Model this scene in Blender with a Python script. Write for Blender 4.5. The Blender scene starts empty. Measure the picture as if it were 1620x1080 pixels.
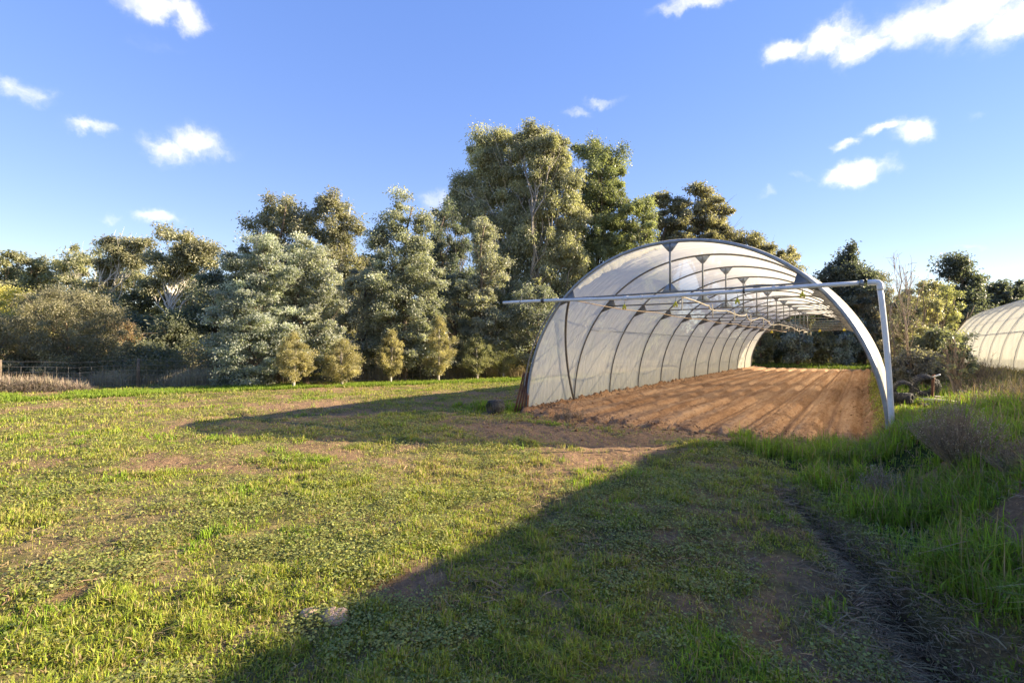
import bpy, math, numpy as np
from math import sin, cos, pi, radians
RS = np.random.RandomState
C = bpy.context.scene.collection
scene = bpy.context.scene

# ------------------------------------------------------------------ camera model
F = 770.0; YAW = 0.626; CAMZ = 1.543; HOR = 548.0
cy, sy = cos(YAW), sin(YAW)
def W(px, py, d):
    """a point seen at photo pixel (px,py), d metres in front of the camera"""
    xc = (px-810)/F*d
    return np.array([xc*cy-d*sy, xc*sy+d*cy, CAMZ+(HOR-py)/F*d])

# ------------------------------------------------------------------ noise
def _h(ix, iy, s):
    n = (ix.astype(np.int64)*374761393 + iy.astype(np.int64)*668265263 + s*69069) & 0x7fffffff
    n = ((n ^ (n >> 13))*1274126177) & 0x7fffffff
    n = n ^ (n >> 16)
    return (n & 0xffff)/65535.0
def vn(x, y, s=0):
    x = np.asarray(x, float); y = np.asarray(y, float)
    ix = np.floor(x); iy = np.floor(y); fx = x-ix; fy = y-iy
    fx = fx*fx*(3-2*fx); fy = fy*fy*(3-2*fy)
    a = _h(ix, iy, s); b = _h(ix+1, iy, s); c = _h(ix, iy+1, s); d = _h(ix+1, iy+1, s)
    return (a*(1-fx)+b*fx)*(1-fy)+(c*(1-fx)+d*fx)*fy
def fbm(x, y, s=0, o=4):
    r = 0; a = .5; t = 0
    for i in range(o):
        r = r+a*vn(x*2**i, y*2**i, s+i*17); t += a; a *= .5
    return r/t
def ss(a, b, x):
    t = np.clip((np.asarray(x, float)-a)/(b-a), 0, 1); return t*t*(3-2*t)

# ------------------------------------------------------------------ terrain
XR = -3.09; Y0 = 9.6; BAY = 2.4; NB = 12; HW = 3.4; HT = 3.74; YE = Y0+NB*BAY
rut = np.array([(-1.3, 7.6), (-.95, 6.6), (-.60, 5.7), (-.24, 4.9), (.04, 4.1), (.30, 3.1), (.44, 2.3), (.54, 1.2)])
def rutd(x, y):
    xr = np.interp(y, rut[::-1, 1], rut[::-1, 0]); return np.abs(x-xr)
def inside(x, y):
    return ss(-6.75, -6.35, x)*(1-ss(-.1, .3, x))*ss(8.9, 9.6, y)*(1-ss(39, 40, y))
def Hh(x, y):
    x = np.asarray(x, float); y = np.asarray(y, float)
    x0 = -.15+.5*(1-ss(6, 9, y))
    wy = 1-.8*ss(13, 36, y)
    r = np.hypot(x, y); near = 1-ss(40, 90, r)
    z = .44*ss(x0, x0+.75, x)*np.where(x > 2.5, 1, wy)*near
    z = z+.1*ss(1.5, 4, x)*near
    z = z+(.10*(fbm(x*.5, y*.5, 3)-.5)+.07*(fbm(x*2.1, y*2.1, 5)-.5))*near*(1-.6*inside(x, y))
    z = z+.035*(fbm(x*7, y*7, 9, 3)-.5)*(1-ss(8, 25, r))
    # ruts and scuffed soil before the tunnel
    scuff = np.exp(-((x+3.6)/2.6)**2-((y-8.1)/1.1)**2)
    z = z+scuff*.11*(fbm(x*3.2, y*4.5, 31, 4)-.55)
    z = z-.20*np.exp(-(rutd(x, y)/.15)**2)*ss(1, 2, y)*(1-ss(4.8, 6.6, y))*(.6+.8*vn(x*3, y*3, 8))
    for (mx, my, h, rr) in ((.62, 6.5, .13, .4), (1.25, 4.3, .30, .8), (.2, 7.6, .10, .6), (1.7, 7.4, .16, .7), (2.6, 10.5, .2, 1.0)):
        z = z+h*np.exp(-((x-mx)**2+(y-my)**2)/rr**2)
    z = z-.10*inside(x, y)
    return z
def bare(x, y):
    """0 = grassed, 1 = bare red-brown soil"""
    n = fbm(x*.45, y*.45, 21, 4); m = fbm(x*2.3, y*2.3, 22, 3)
    b = ss(.525, .67, n*.5+m*.5)*.85
    def blob(cx, cy_, rx, ry, a=0):
        dx, dy = x-cx, y-cy_; ca, sa = cos(a), sin(a)
        u = (dx*ca+dy*sa)/rx; v = (-dx*sa+dy*ca)/ry
        return np.exp(-(u*u+v*v))
    q = 1.35*blob(-5.2, 7.4, 1.9, .8, .1)+1.0*blob(-3.4, 8.9, 4.2, .55)+1.1*blob(-3.0, 6.3, .75, 1.7, -.1)+.5*blob(-14, 6, 5, 1.2, .5)+.5*blob(-6, 3.2, 2.2, .5, .3)+.6*blob(-1.6, 8.4, 1.0, .45)
    q = q+.62*blob(-9.3, 6.6, 1.1, 2.3, -.2)+.45*blob(-7.8, 2.6, 1.0, 2.8, .9)+.45*blob(-13, 3.0, 2.6, 3.2, .7)+.5*blob(-11.5, 8, 1.4, 3)
    q = q+.8*blob(-2.3, 2.2, .5, .55)+.6*blob(-.5, 2.4, .5, .45)
    q = q+1.3*blob(.60, 6.45, .32, .2, .3)+1.5*blob(1.15, 4.1, .55, .9)
    b = b*(1-.85*ss(-1.6, -.6, x)*ss(4, 6, y))
    b = np.maximum(b, ss(.34, .80, q*(.1+.7*m+1.1*fbm(x*7, y*7, 24, 3))))
    b = np.maximum(b, np.exp(-(rutd(x, y)/(.11+.08*(1-ss(2.5, 5, y))))**2)*(1-ss(4.4, 6.2, y))*1.2*ss(.25, .6, m+.25*vn(x*8, y*8, 77)))
    b = np.maximum(b, inside(x, y))
    return np.clip(b, 0, 1)
def tallm(x, y):
    """where long lush grass grows"""
    edge = np.interp(y, [3.2, 4.3, 4.9, 5.8, 6.9, 8.4, 9.3, 9.7, 12], [.62, .2, -.05, -.35, -.85, -2.1, -2.3, .25, .35])
    t = ss(-.1, .35, x-edge)
    t = t*ss(2.6, 3.6, y)
    # a scruffy strip beside the left wall, and one at the roll of wire
    t = np.maximum(t, np.exp(-((x+7.0)/.35)**2)*ss(8.6, 9.4, y)*.8)
    t = np.maximum(t, .85*np.exp(-((x+7.6)/1.1)**2-((y-9.4)/.6)**2))
    return t*(1-inside(x, y))*(1-bare(x, y))

# ------------------------------------------------------------------ mesh helpers
def mesh(name, V, Q, mat=None, parent=None, col=None, smooth=False, T=None):
    V = np.asarray(V, np.float32).reshape(-1, 3)
    Q = np.asarray(Q, np.int32).reshape(-1, 4) if Q is not None and len(Q) else np.zeros((0, 4), np.int32)
    T = np.asarray(T, np.int32).reshape(-1, 3) if T is not None and len(T) else np.zeros((0, 3), np.int32)
    me = bpy.data.meshes.new(name)
    me.vertices.add(len(V)); me.vertices.foreach_set('co', V.ravel())
    nl = Q.size+T.size; me.loops.add(nl)
    me.loops.foreach_set('vertex_index', np.concatenate([Q.ravel(), T.ravel()]))
    me.polygons.add(len(Q)+len(T))
    ls = np.concatenate([np.arange(len(Q))*4, Q.size+np.arange(len(T))*3]).astype(np.int32)
    me.polygons.foreach_set('loop_start', ls)
    if smooth: me.polygons.foreach_set('use_smooth', np.ones(len(Q)+len(T), bool))
    me.update(calc_edges=True)
    if col is not None:
        col = np.asarray(col, np.float32)
        if col.shape[1] == 3: col = np.hstack([col, np.ones((len(col), 1), np.float32)])
        a = me.color_attributes.new('Col', 'FLOAT_COLOR', 'POINT'); a.data.foreach_set('color', col.ravel())
    if mat: me.materials.append(mat)
    o = bpy.data.objects.new(name, me); C.objects.link(o)
    if parent: o.parent = parent
    return o
def thing(name, label, cat, loc=(0, 0, 0), group=None):
    o = bpy.data.objects.new(name, None); C.objects.link(o); o.location = [float(v) for v in loc]
    o.empty_display_size = .2
    o['label'] = label; o['category'] = cat
    if group: o['group'] = group
    return o
def tag(o, label, cat, group=None, kind=None):
    if label: o['label'] = label
    if cat: o['category'] = cat
    if group: o['group'] = group
    if kind: o['kind'] = kind
    return o
class MB:
    def __init__(s): s.V = []; s.Q = []; s.T = []; s.n = 0
    def add(s, V, Q, T=None):
        V = np.asarray(V, float).reshape(-1, 3); s.V.append(V)
        if Q is not None and len(Q): s.Q.append(np.asarray(Q, int).reshape(-1, 4)+s.n)
        if T is not None and len(T): s.T.append(np.asarray(T, int).reshape(-1, 3)+s.n)
        s.n += len(V)
    def tube(s, P, r, k=8, cap=True):
        P = np.asarray(P, float); n = len(P)
        r = np.broadcast_to(np.asarray(r, float), (n,))
        t = np.gradient(P, axis=0); t /= np.linalg.norm(t, axis=1)[:, None]+1e-9
        ref = np.array([0, 0, 1.]) if abs(t[0, 2]) < .9 else np.array([1., 0, 0])
        V = []; u = np.cross(ref, t[0]); u /= np.linalg.norm(u)
        a = np.arange(k)*2*pi/k
        for i in range(n):
            u = u-t[i]*(u@t[i]); u /= np.linalg.norm(u)+1e-9; w = np.cross(t[i], u)
            V.append(P[i]+r[i]*(np.cos(a)[:, None]*u+np.sin(a)[:, None]*w))
        V = np.vstack(V); Q = []
        i0 = np.arange(k); i1 = (i0+1) % k
        for i in range(n-1):
            Q.append(np.stack([i*k+i0, i*k+i1, (i+1)*k+i1, (i+1)*k+i0], 1))
        Q = np.vstack(Q); T = None
        if cap:
            m = len(V); V = np.vstack([V, P[:1], P[-1:]])
            T = np.vstack([np.stack([i1, i0, np.full(k, m)], 1), np.stack([(n-1)*k+i0, (n-1)*k+i1, np.full(k, m+1)], 1)])
        s.add(V, Q, T)
    def box(s, c, d, R=None):
        V = np.array([[x, y, z] for z in (-.5, .5) for y in (-.5, .5) for x in (-.5, .5)])*np.asarray(d, float)
        if R is not None: V = V@np.asarray(R).T
        V = V+np.asarray(c, float)
        s.add(V, [[0, 2, 3, 1], [4, 5, 7, 6], [0, 1, 5, 4], [2, 6, 7, 3], [0, 4, 6, 2], [1, 3, 7, 5]])
    def build(s, name, mat, parent=None, smooth=False, off=None):
        V = np.vstack(s.V)
        if off is not None: V = V-np.asarray(off, float)
        Q = np.vstack(s.Q) if s.Q else None; T = np.vstack(s.T) if s.T else None
        return mesh(name, V, Q, mat, parent, T=T, smooth=smooth)

# ------------------------------------------------------------------ materials
def newmat(name):
    m = bpy.data.materials.new(name); m.use_nodes = True
    nt = m.node_tree; nt.nodes.clear(); out = nt.nodes.new('ShaderNodeOutputMaterial')
    return m, nt, out
def L(nt, a, b): nt.links.new(a, b)
def N(nt, t, **k):
    n = nt.nodes.new(t)
    for a, v in k.items():
        if hasattr(n, a): setattr(n, a, v)
    return n
def ramp(nt, fac, stops):
    r = N(nt, 'ShaderNodeValToRGB'); e = r.color_ramp.elements
    while len(e) < len(stops): e.new(.5)
    for q, (p, c) in zip(e, stops):
        q.position = p; q.color = (*c, 1) if len(c) == 3 else c
    L(nt, fac, r.inputs[0]); return r.outputs[0]
def noise(nt, scale, detail=4, rough=.6, vec=None, obj=True):
    if vec is None:
        tc = N(nt, 'ShaderNodeTexCoord'); vec = tc.outputs['Object']
    n = N(nt, 'ShaderNodeTexNoise'); n.inputs['Scale'].default_value = scale
    n.inputs['Detail'].default_value = detail; n.inputs['Roughness'].default_value = rough
    L(nt, vec, n.inputs['Vector']); return n.outputs['Fac']
def bump(nt, h, s, d=.02):
    b = N(nt, 'ShaderNodeBump'); b.inputs['Strength'].default_value = s; b.inputs['Distance'].default_value = d
    L(nt, h, b.inputs['Height']); return b.outputs['Normal']
def solid(name, c1, c2, scale=6, rough=.6, metal=0, bs=.3, bd=.01, stops=None):
    m, nt, out = newmat(name); p = N(nt, 'ShaderNodeBsdfPrincipled')
    f = noise(nt, scale, 6, .65); L(nt, ramp(nt, f, stops or [(.3, c1), (.7, c2)]), p.inputs['Base Color'])
    p.inputs['Roughness'].default_value = rough; p.inputs['Metallic'].default_value = metal
    L(nt, bump(nt, noise(nt, scale*5, 4), bs, bd), p.inputs['Normal'])
    L(nt, p.outputs[0], out.inputs[0]); return m
def leafmat(name, trans=.35, rough=.5, spec=.4):
    m, nt, out = newmat(name)
    a = N(nt, 'ShaderNodeAttribute', attribute_name='Col')
    p = N(nt, 'ShaderNodeBsdfPrincipled'); L(nt, a.outputs['Color'], p.inputs['Base Color'])
    p.inputs['Roughness'].default_value = rough; p.inputs['Specular IOR Level'].default_value = spec
    t = N(nt, 'ShaderNodeBsdfTranslucent')
    g = N(nt, 'ShaderNodeMixRGB', blend_type='MULTIPLY'); g.inputs[0].default_value = 1
    L(nt, a.outputs['Color'], g.inputs[1]); g.inputs[2].default_value = (1.3, 1.35, .75, 1); L(nt, g.outputs[0], t.inputs[0])
    mx = N(nt, 'ShaderNodeMixShader'); mx.inputs[0].default_value = trans
    L(nt, p.outputs[0], mx.inputs[1]); L(nt, t.outputs[0], mx.inputs[2]); L(nt, mx.outputs[0], out.inputs[0]); return m
M = {}
M['leaf'] = leafmat('leaf', .45, .45, .5); M['grass'] = leafmat('grass_blade', .35, .55, .25)
M['straw'] = leafmat('straw', .15, .8, .1)
M['steel'] = solid('galvanised_steel', (.11, .12, .125), (.19, .205, .21), 9, .5, .35, .1)
M['steel_dark'] = solid('weathered_steel', (.10, .095, .085), (.18, .175, .16), 9, .6, .2, .1)
M['front_steel'] = solid('blue_grey_steel', (.17, .20, .23), (.30, .34, .37), 7, .45, .3, .1)
M['pvc'] = solid('grey_plastic_pipe', (.40, .46, .50), (.52, .57, .60), 3, .4, 0, .05, stops=[(.3, (.44, .49, .52)), (.5, (.60, .64, .66)), (.75, (.68, .71, .72))])
M['rust'] = solid('rust', (.10, .045, .025), (.24, .10, .05), 14, .9, 0, .5)
M['wire'] = solid('fence_wire', (.16, .155, .15), (.30, .29, .27), 8, .55, .5, .1)
M['rollwire'] = solid('old_wire', (.04, .04, .039), (.10, .10, .095), 12, .6, .3, .1)
M['wood'] = solid('grey_wood', (.17, .145, .12), (.33, .29, .24), 9, .9, 0, .6)
M['whitebark'] = solid('white_bark', (.30, .27, .23), (.66, .62, .55), 2.2, .8, 0, .4, stops=[(.3, (.22, .18, .14)), (.45, (.55, .51, .45)), (.8, (.72, .69, .62))])
M['bark'] = solid('brown_bark', (.07, .05, .035), (.20, .155, .115), 5, .95, 0, .8, .03)
M['greybark'] = solid('grey_tan_bark', (.16, .13, .10), (.42, .37, .30), 2.2, .85, 0, .4)
M['twig'] = solid('dry_twig', (.16, .115, .075), (.36, .27, .18), 10, .9, 0, .3)
M['paintedtrunk'] = solid('pale_young_bark', (.28, .24, .19), (.48, .43, .36), 12, .85, 0, .4)
M['hose'] = solid('cream_hose', (.50, .45, .34), (.64, .58, .46), 8, .5, 0, .1)
M['cord'] = solid('orange_cord', (.42, .30, .19), (.55, .42, .28), 20, .8, 0, .1)
M['yellow'] = solid('yellow_plastic', (.62, .50, .03), (.72, .60, .05), 20, .5, 0, .1)
M['rock'] = solid('clay_clod', (.38, .25, .17), (.58, .42, .31), 18, .95, 0, .9, .02)
M['black'] = solid('black_clamp', (.03, .03, .03), (.06, .06, .06), 10, .5)
M['concrete'] = solid('pale_concrete', (.25, .24, .22), (.4, .38, .35), 12, .95, 0, .5)

def film_mat():
    m, nt, out = newmat('polythene_film')
    tc = N(nt, 'ShaderNodeTexCoord')
    mp = N(nt, 'ShaderNodeMapping'); mp.inputs['Scale'].default_value = (1, 3.5, 1); L(nt, tc.outputs['Object'], mp.inputs[0])
    big = noise(nt, .9, 5, .6, mp.outputs[0])
    fine = noise(nt, 6, 6, .7, mp.outputs[0])
    sep = N(nt, 'ShaderNodeSeparateXYZ'); L(nt, tc.outputs['Object'], sep.inputs[0])
    # green-brown grime that has settled along the bottom edge
    mr = N(nt, 'ShaderNodeMapRange'); mr.inputs[1].default_value = .0; mr.inputs[2].default_value = 1.1; mr.inputs[3].default_value = 1; mr.inputs[4].default_value = 0
    L(nt, sep.outputs[2], mr.inputs[0])
    mul = N(nt, 'ShaderNodeMath', operation='MULTIPLY'); L(nt, mr.outputs[0], mul.inputs[0]); L(nt, fine, mul.inputs[1])
    pw = N(nt, 'ShaderNodeMath', operation='POWER'); L(nt, mul.outputs[0], pw.inputs[0]); pw.inputs[1].default_value = 1.6
    col = ramp(nt, big, [(.3, (.86, .83, .70)), (.7, (.95, .93, .82))])
    mix = N(nt, 'ShaderNodeMixRGB'); L(nt, pw.outputs[0], mix.inputs[0]); L(nt, col, mix.inputs[1]); mix.inputs[2].default_value = (.50, .42, .27, 1)
    wv = N(nt, 'ShaderNodeTexNoise'); wv.inputs['Scale'].default_value = 1.0; wv.inputs['Detail'].default_value = 3; mp2 = N(nt, 'ShaderNodeMapping'); mp2.inputs['Rotation'].default_value = (.6, 0, 0); mp2.inputs['Scale'].default_value = (.8, 5.5, .8); L(nt, tc.outputs['Object'], mp2.inputs[0]); L(nt, mp2.outputs[0], wv.inputs['Vector'])
    wa = N(nt, 'ShaderNodeMath', operation='ADD'); L(nt, wv.outputs['Fac'], wa.inputs[0]); L(nt, big, wa.inputs[1])
    bn = bump(nt, wa.outputs[0], .6, .08)
    d = N(nt, 'ShaderNodeBsdfDiffuse'); L(nt, mix.outputs[0], d.inputs[0]); L(nt, bn, d.inputs['Normal'])
    t = N(nt, 'ShaderNodeBsdfTranslucent'); L(nt, mix.outputs[0], t.inputs[0]); L(nt, bn, t.inputs['Normal'])
    m1 = N(nt, 'ShaderNodeMixShader'); m1.inputs[0].default_value = .62; L(nt, d.outputs[0], m1.inputs[1]); L(nt, t.outputs[0], m1.inputs[2])
    g = N(nt, 'ShaderNodeBsdfGlossy'); g.inputs['Roughness'].default_value = .25; L(nt, bn, g.inputs['Normal'])
    m2 = N(nt, 'ShaderNodeMixShader'); m2.inputs[0].default_value = .05; L(nt, m1.outputs[0], m2.inputs[1]); L(nt, g.outputs[0], m2.inputs[2])
    tr = N(nt, 'ShaderNodeBsdfTransparent'); tr.inputs[0].default_value = (.97, .97, .96, 1)
    m3 = N(nt, 'ShaderNodeMixShader')
    fr = ramp(nt, big, [(.25, (.16,)*3), (.75, (.29,)*3)]); L(nt, fr, m3.inputs[0])
    L(nt, m2.outputs[0], m3.inputs[1]); L(nt, tr.outputs[0], m3.inputs[2]); L(nt, m3.outputs[0], out.inputs[0]); return m
M['film'] = film_mat()

def soil_mat():
    m, nt, out = newmat('tilled_red_soil'); p = N(nt, 'ShaderNodeBsdfPrincipled')
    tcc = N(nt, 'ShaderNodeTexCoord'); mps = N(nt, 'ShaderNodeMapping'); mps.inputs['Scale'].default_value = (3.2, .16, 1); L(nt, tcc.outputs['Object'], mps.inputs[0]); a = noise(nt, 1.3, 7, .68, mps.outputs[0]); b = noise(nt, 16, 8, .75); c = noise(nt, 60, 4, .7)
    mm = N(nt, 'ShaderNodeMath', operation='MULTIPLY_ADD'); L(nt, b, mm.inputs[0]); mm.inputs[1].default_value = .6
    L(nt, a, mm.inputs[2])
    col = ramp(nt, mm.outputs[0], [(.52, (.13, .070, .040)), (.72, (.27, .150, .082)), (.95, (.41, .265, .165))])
    L(nt, col, p.inputs['Base Color']); p.inputs['Roughness'].default_value = .95; p.inputs['Specular IOR Level'].default_value = .1
    ad = N(nt, 'ShaderNodeMath', operation='MULTIPLY_ADD'); L(nt, c, ad.inputs[0]); ad.inputs[1].default_value = .35; L(nt, b, ad.inputs[2])
    L(nt, bump(nt, ad.outputs[0], .9, .06), p.inputs['Normal']); L(nt, p.outputs[0], out.inputs[0]); return m
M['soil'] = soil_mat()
def ground_mat():
    m, nt, out = newmat('paddock_ground'); p = N(nt, 'ShaderNodeBsdfPrincipled')
    a = N(nt, 'ShaderNodeAttribute', attribute_name='Col')
    b = noise(nt, 14, 8, .75); c = noise(nt, 55, 6, .75)
    ad = N(nt, 'ShaderNodeMath', operation='MULTIPLY_ADD'); L(nt, c, ad.inputs[0]); ad.inputs[1].default_value = .7; L(nt, b, ad.inputs[2])
    v = ramp(nt, ad.outputs[0], [(.5, (.55, .5, .45)), (.85, (1.0, 1.0, 1.0)), (1.1, (1.5, 1.45, 1.3))])
    mx = N(nt, 'ShaderNodeMixRGB', blend_type='MULTIPLY'); mx.inputs[0].default_value = 1
    L(nt, a.outputs['Color'], mx.inputs[1]); L(nt, v, mx.inputs[2]); L(nt, mx.outputs[0], p.inputs['Base Color'])
    p.inputs['Roughness'].default_value = 1; p.inputs['Specular IOR Level'].default_value = .1
    L(nt, bump(nt, ad.outputs[0], .9, .05), p.inputs['Normal']); L(nt, p.outputs[0], out.inputs[0]); return m
M['ground'] = ground_mat()

# ------------------------------------------------------------------ ground sheet (polar grid)
SOIL = np.array([.27, .172, .105]); GRN = np.array([.13, .13, .045]); DRY = np.array([.30, .22, .12])
def gcol(x, y):
    b = bare(x, y)[:, None]; n = fbm(x*.7, y*.7, 41)[:, None]; k = fbm(x*3, y*3, 42)[:, None]
    g = GRN*(.8+.5*n); g = g+(DRY-g)*np.clip(ss(.42, .62, k*.6+n*.4), 0, 1)*.7
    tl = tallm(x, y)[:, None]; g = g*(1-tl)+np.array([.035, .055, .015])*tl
    s = SOIL*(.75+.5*fbm(x*1.7, y*1.7, 43)[:, None])
    q = np.exp(-(rutd(x, y)/.3)**2)[:, None]*(y < 7.5)[:, None]; s = s*(1-.72*q)
    return g+(s-g)*b
def build_ground():
    ctr = pi/2+YAW  # view azimuth
    dense = np.linspace(-1.15, 1.15, 760); sparse = np.linspace(1.15, 2*pi-1.15, 90)[1:-1]
    az = ctr+np.concatenate([dense, sparse])
    r = np.concatenate([[.05, .5], np.geomspace(1.0, 60, 420), np.geomspace(64, 1600, 40)])
    A, R = np.meshgrid(az, r); x = (R*np.cos(A)).ravel(); y = (R*np.sin(A)).ravel()
    V = np.stack([x, y, Hh(x, y)], 1); na, nr = len(az), len(r)
    i, j = np.meshgrid(np.arange(nr-1), np.arange(na), indexing='ij'); j2 = (j+1) % na
    Q = np.stack([i*na+j, (i+1)*na+j, (i+1)*na+j2, i*na+j2], -1).reshape(-1, 4)
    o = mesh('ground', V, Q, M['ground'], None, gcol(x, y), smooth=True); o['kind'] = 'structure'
build_ground()

# tilled soil bed inside the tunnel, furrows along it
def build_soil():
    xs = np.linspace(-6.62, .42, 240); ys = np.concatenate([np.linspace(8.3, 14, 190), np.linspace(14.05, 40.5, 640)])
    X, Y = np.meshgrid(xs, ys); x = X.ravel(); y = Y.ravel()
    # furrows drawn by the tines, uneven
    u = x+.05*fbm(x*.8, y*.25, 51)
    fur = -.125*np.exp(-((u-np.round(u/.62)*.62)/.085)**2)*(.45+1.1*fbm(x*1.5, y*.2, 52))-.03*np.exp(-((u-.2-np.round((u-.2)/.31)*.31)/.03)**2)*ss(-5.9, -5.0, x)
    z = .03+fur+.035*(fbm(x*2.4, y*1.2, 53)-.5)+.065*(fbm(x*9, y*7, 54, 3)-.5)
    clod = np.maximum(fbm(x*5, y*5, 55, 3)-.55, 0)*.5
    rid = np.exp(-((x+6.35)/.4)**2); z = z+rid*(.10+clod*.6)
    z = z+np.exp(-((x-.3)/.45)**2)*(.05+clod)
    fr = np.exp(-((y-9.1)/.5)**2); z = z+fr*clod*.9
    e = np.minimum(ss(-6.62, -6.4, x), 1-ss(.2, .42, x))
    ye = 8.75+.5*fbm(x*.9, x*0+3, 56)+.35*fbm(x*4, x*0+9, 57)-.25*ss(-4, -1, x)
    e = e*ss(-.15, .3, y-ye)*(1-ss(39.3, 40, y)); z = z-(1-e)*.22
    n1, n0 = len(ys), len(xs); i, j = np.meshgrid(np.arange(n1-1), np.arange(n0-1), indexing='ij')
    Q = np.stack([i*n0+j, i*n0+j+1, (i+1)*n0+j+1, (i+1)*n0+j], -1).reshape(-1, 4)
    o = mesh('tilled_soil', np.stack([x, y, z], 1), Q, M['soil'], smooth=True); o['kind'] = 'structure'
build_soil()

# ------------------------------------------------------------------ blades and leaves
def blades(P, h, w, col, rng, lean=.5, curl=.5):
    n = len(P); az = rng.rand(n)*2*pi; fa = rng.rand(n)*2*pi
    d = np.stack([np.cos(az), np.sin(az), np.zeros(n)], 1); s = np.stack([np.cos(fa), np.sin(fa), np.zeros(n)], 1)
    le = (lean*rng.rand(n))[:, None]; h = h[:, None]; w = w[:, None]
    up = np.array([0, 0, 1.])
    m = P+(up*(1-.25*le)+d*le*.5)*h*.55; t = P+(up*(1-.5*le*(1+curl))+d*le*(1+curl))*h
    V = np.stack([P-s*w, P+s*w, m-s*w*.8, m+s*w*.8, t-s*w*.1, t+s*w*.1], 1).reshape(-1, 3)
    b = np.arange(n)*6; Q = np.concatenate([np.stack([b, b+1, b+3, b+2], 1), np.stack([b+2, b+3, b+5, b+4], 1)])
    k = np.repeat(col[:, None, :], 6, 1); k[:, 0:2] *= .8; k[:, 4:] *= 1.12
    return V, Q, k.reshape(-1, 3)
def leaves(P, D, Nn, l, w, col):
    """rhombic leaves: base P, direction D, normal Nn"""
    S = np.cross(D, Nn); S /= np.linalg.norm(S, axis=1)[:, None]+1e-9
    l = l[:, None]; w = w[:, None]
    V = np.stack([P, P+D*l*.45+S*w, P+D*l, P+D*l*.45-S*w], 1).reshape(-1, 3)
    b = np.arange(len(P))*4; Q = np.stack([b, b+1, b+2, b+3], 1)
    return V, Q, np.repeat(col, 4, 0)
def unit(rng, n):
    v = rng.normal(size=(n, 3)); return v/np.linalg.norm(v, axis=1)[:, None]
def wedge(rng, n, r0, r1, half=.95):
    a = pi/2+YAW+(rng.rand(n)*2-1)*half; r = r0*(r1/r0)**rng.rand(n)
    return r*np.cos(a), r*np.sin(a), r
def colr(rng, n, base, var=.25, hue=.12):
    b = np.asarray(base)*(1+var*(rng.rand(n, 1)*2-1)); return np.clip(b*(1+hue*(rng.rand(n, 3)*2-1)), .004, .95)

def lawn():
    rng = RS(11)
    x, y, r = wedge(rng, 800000, 1.7, 30)
    b = bare(x, y); tl = tallm(x, y); n = fbm(x*1.3, y*1.3, 61); cl = fbm(x*6, y*6, 62, 3)
    keep = (rng.rand(len(x)) < (1-b)**1.3*(1-.9*tl)*np.clip(.10+2.4*ss(.40, .66, n*.45+cl*.55), 0, 1))
    keep |= (rng.rand(len(x)) < .05)&(inside(x, y) < .05)
    keep &= ~((x > -6.6)&(x < .1)&(y > 9.2))
    x, y, r, n, cl, b = [q[keep] for q in (x, y, r, n, cl, b)]
    P = np.stack([x, y, Hh(x, y)-.005], 1); k = len(x)
    sc = 1+r/7; h = (.014+.028*rng.rand(k)**2.2+.045*ss(.50, .70, cl)*ss(.4, .6, n))*sc**.5; w = (.0016+.0011*rng.rand(k))*sc*1.1
    g = colr(rng, k, (.25, .305, .045), .42, .14); yel = rng.rand(k) < .30+.35*ss(.45, .65, fbm(x*.35, y*.35, 68))
    g[yel] = colr(rng, yel.sum(), (.34, .34, .085), .3, .1); st = rng.rand(k) < .16+.45*b+.3*ss(.5, .7, fbm(x*.6+3, y*.6, 69))
    g[st] = colr(rng, st.sum(), (.34, .26, .145), .35, .1)
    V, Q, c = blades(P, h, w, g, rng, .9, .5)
    o = mesh('lawn_grass', V, Q, M['grass'], col=c); tag(o, 'short patchy green and dry grass over the paddock', 'grass', kind='stuff')
    print('lawn', k)
def weeds():
    rng = RS(12)
    x, y, r = wedge(rng, 80000, 1.7, 22)
    b = bare(x, y); tl = tallm(x, y); n = fbm(x*.9+7, y*.9, 71); cl = fbm(x*3.3, y*3.3, 72, 3)
    keep = rng.rand(len(x)) < np.clip((1-b)*(1-tl)*ss(.44, .60, n*.45+cl*.55)*(1.1-.7*ss(-2, -.5, x)), 0, 1)
    keep &= ~((x > -6.6)&(x < .1)&(y > 9.2))
    x, y, r = x[keep], y[keep], r[keep]; m = 7; sc = (1+r/9)
    k = len(x); X = np.repeat(x, m); Y = np.repeat(y, m); SC = np.repeat(sc, m)
    n_ = len(X); a = rng.rand(n_)*2*pi; rad = (.01+.045*rng.rand(n_))*SC
    X = X+np.cos(a)*rad; Y = Y+np.sin(a)*rad
    zz = Hh(X, Y)+(.008+.035*rng.rand(n_))*SC**.5
    D = np.stack([np.cos(a), np.sin(a), .5*(rng.rand(n_)-.35)], 1); D /= np.linalg.norm(D, axis=1)[:, None]
    Nn = np.stack([.5*rng.normal(size=n_), .5*rng.normal(size=n_), np.ones(n_)], 1)
    l = (.007+.011*rng.rand(n_)**1.5)*SC; w = l*(.38+.15*rng.rand(n_))
    tone = np.repeat(rng.rand(k), m)[:, None]
    c = colr(rng, n_, (.21, .235, .07), .35, .1)+tone*np.array([.10, .09, .035])
    V, Q, cc = leaves(np.stack([X, Y, zz], 1), D, Nn, l, w, c)
    o = mesh('lawn_weeds', V, Q, M['grass'], col=cc); tag(o, 'low broadleaf weeds spread through the short grass', 'weeds', kind='stuff')
    print('weeds', n_)
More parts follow.
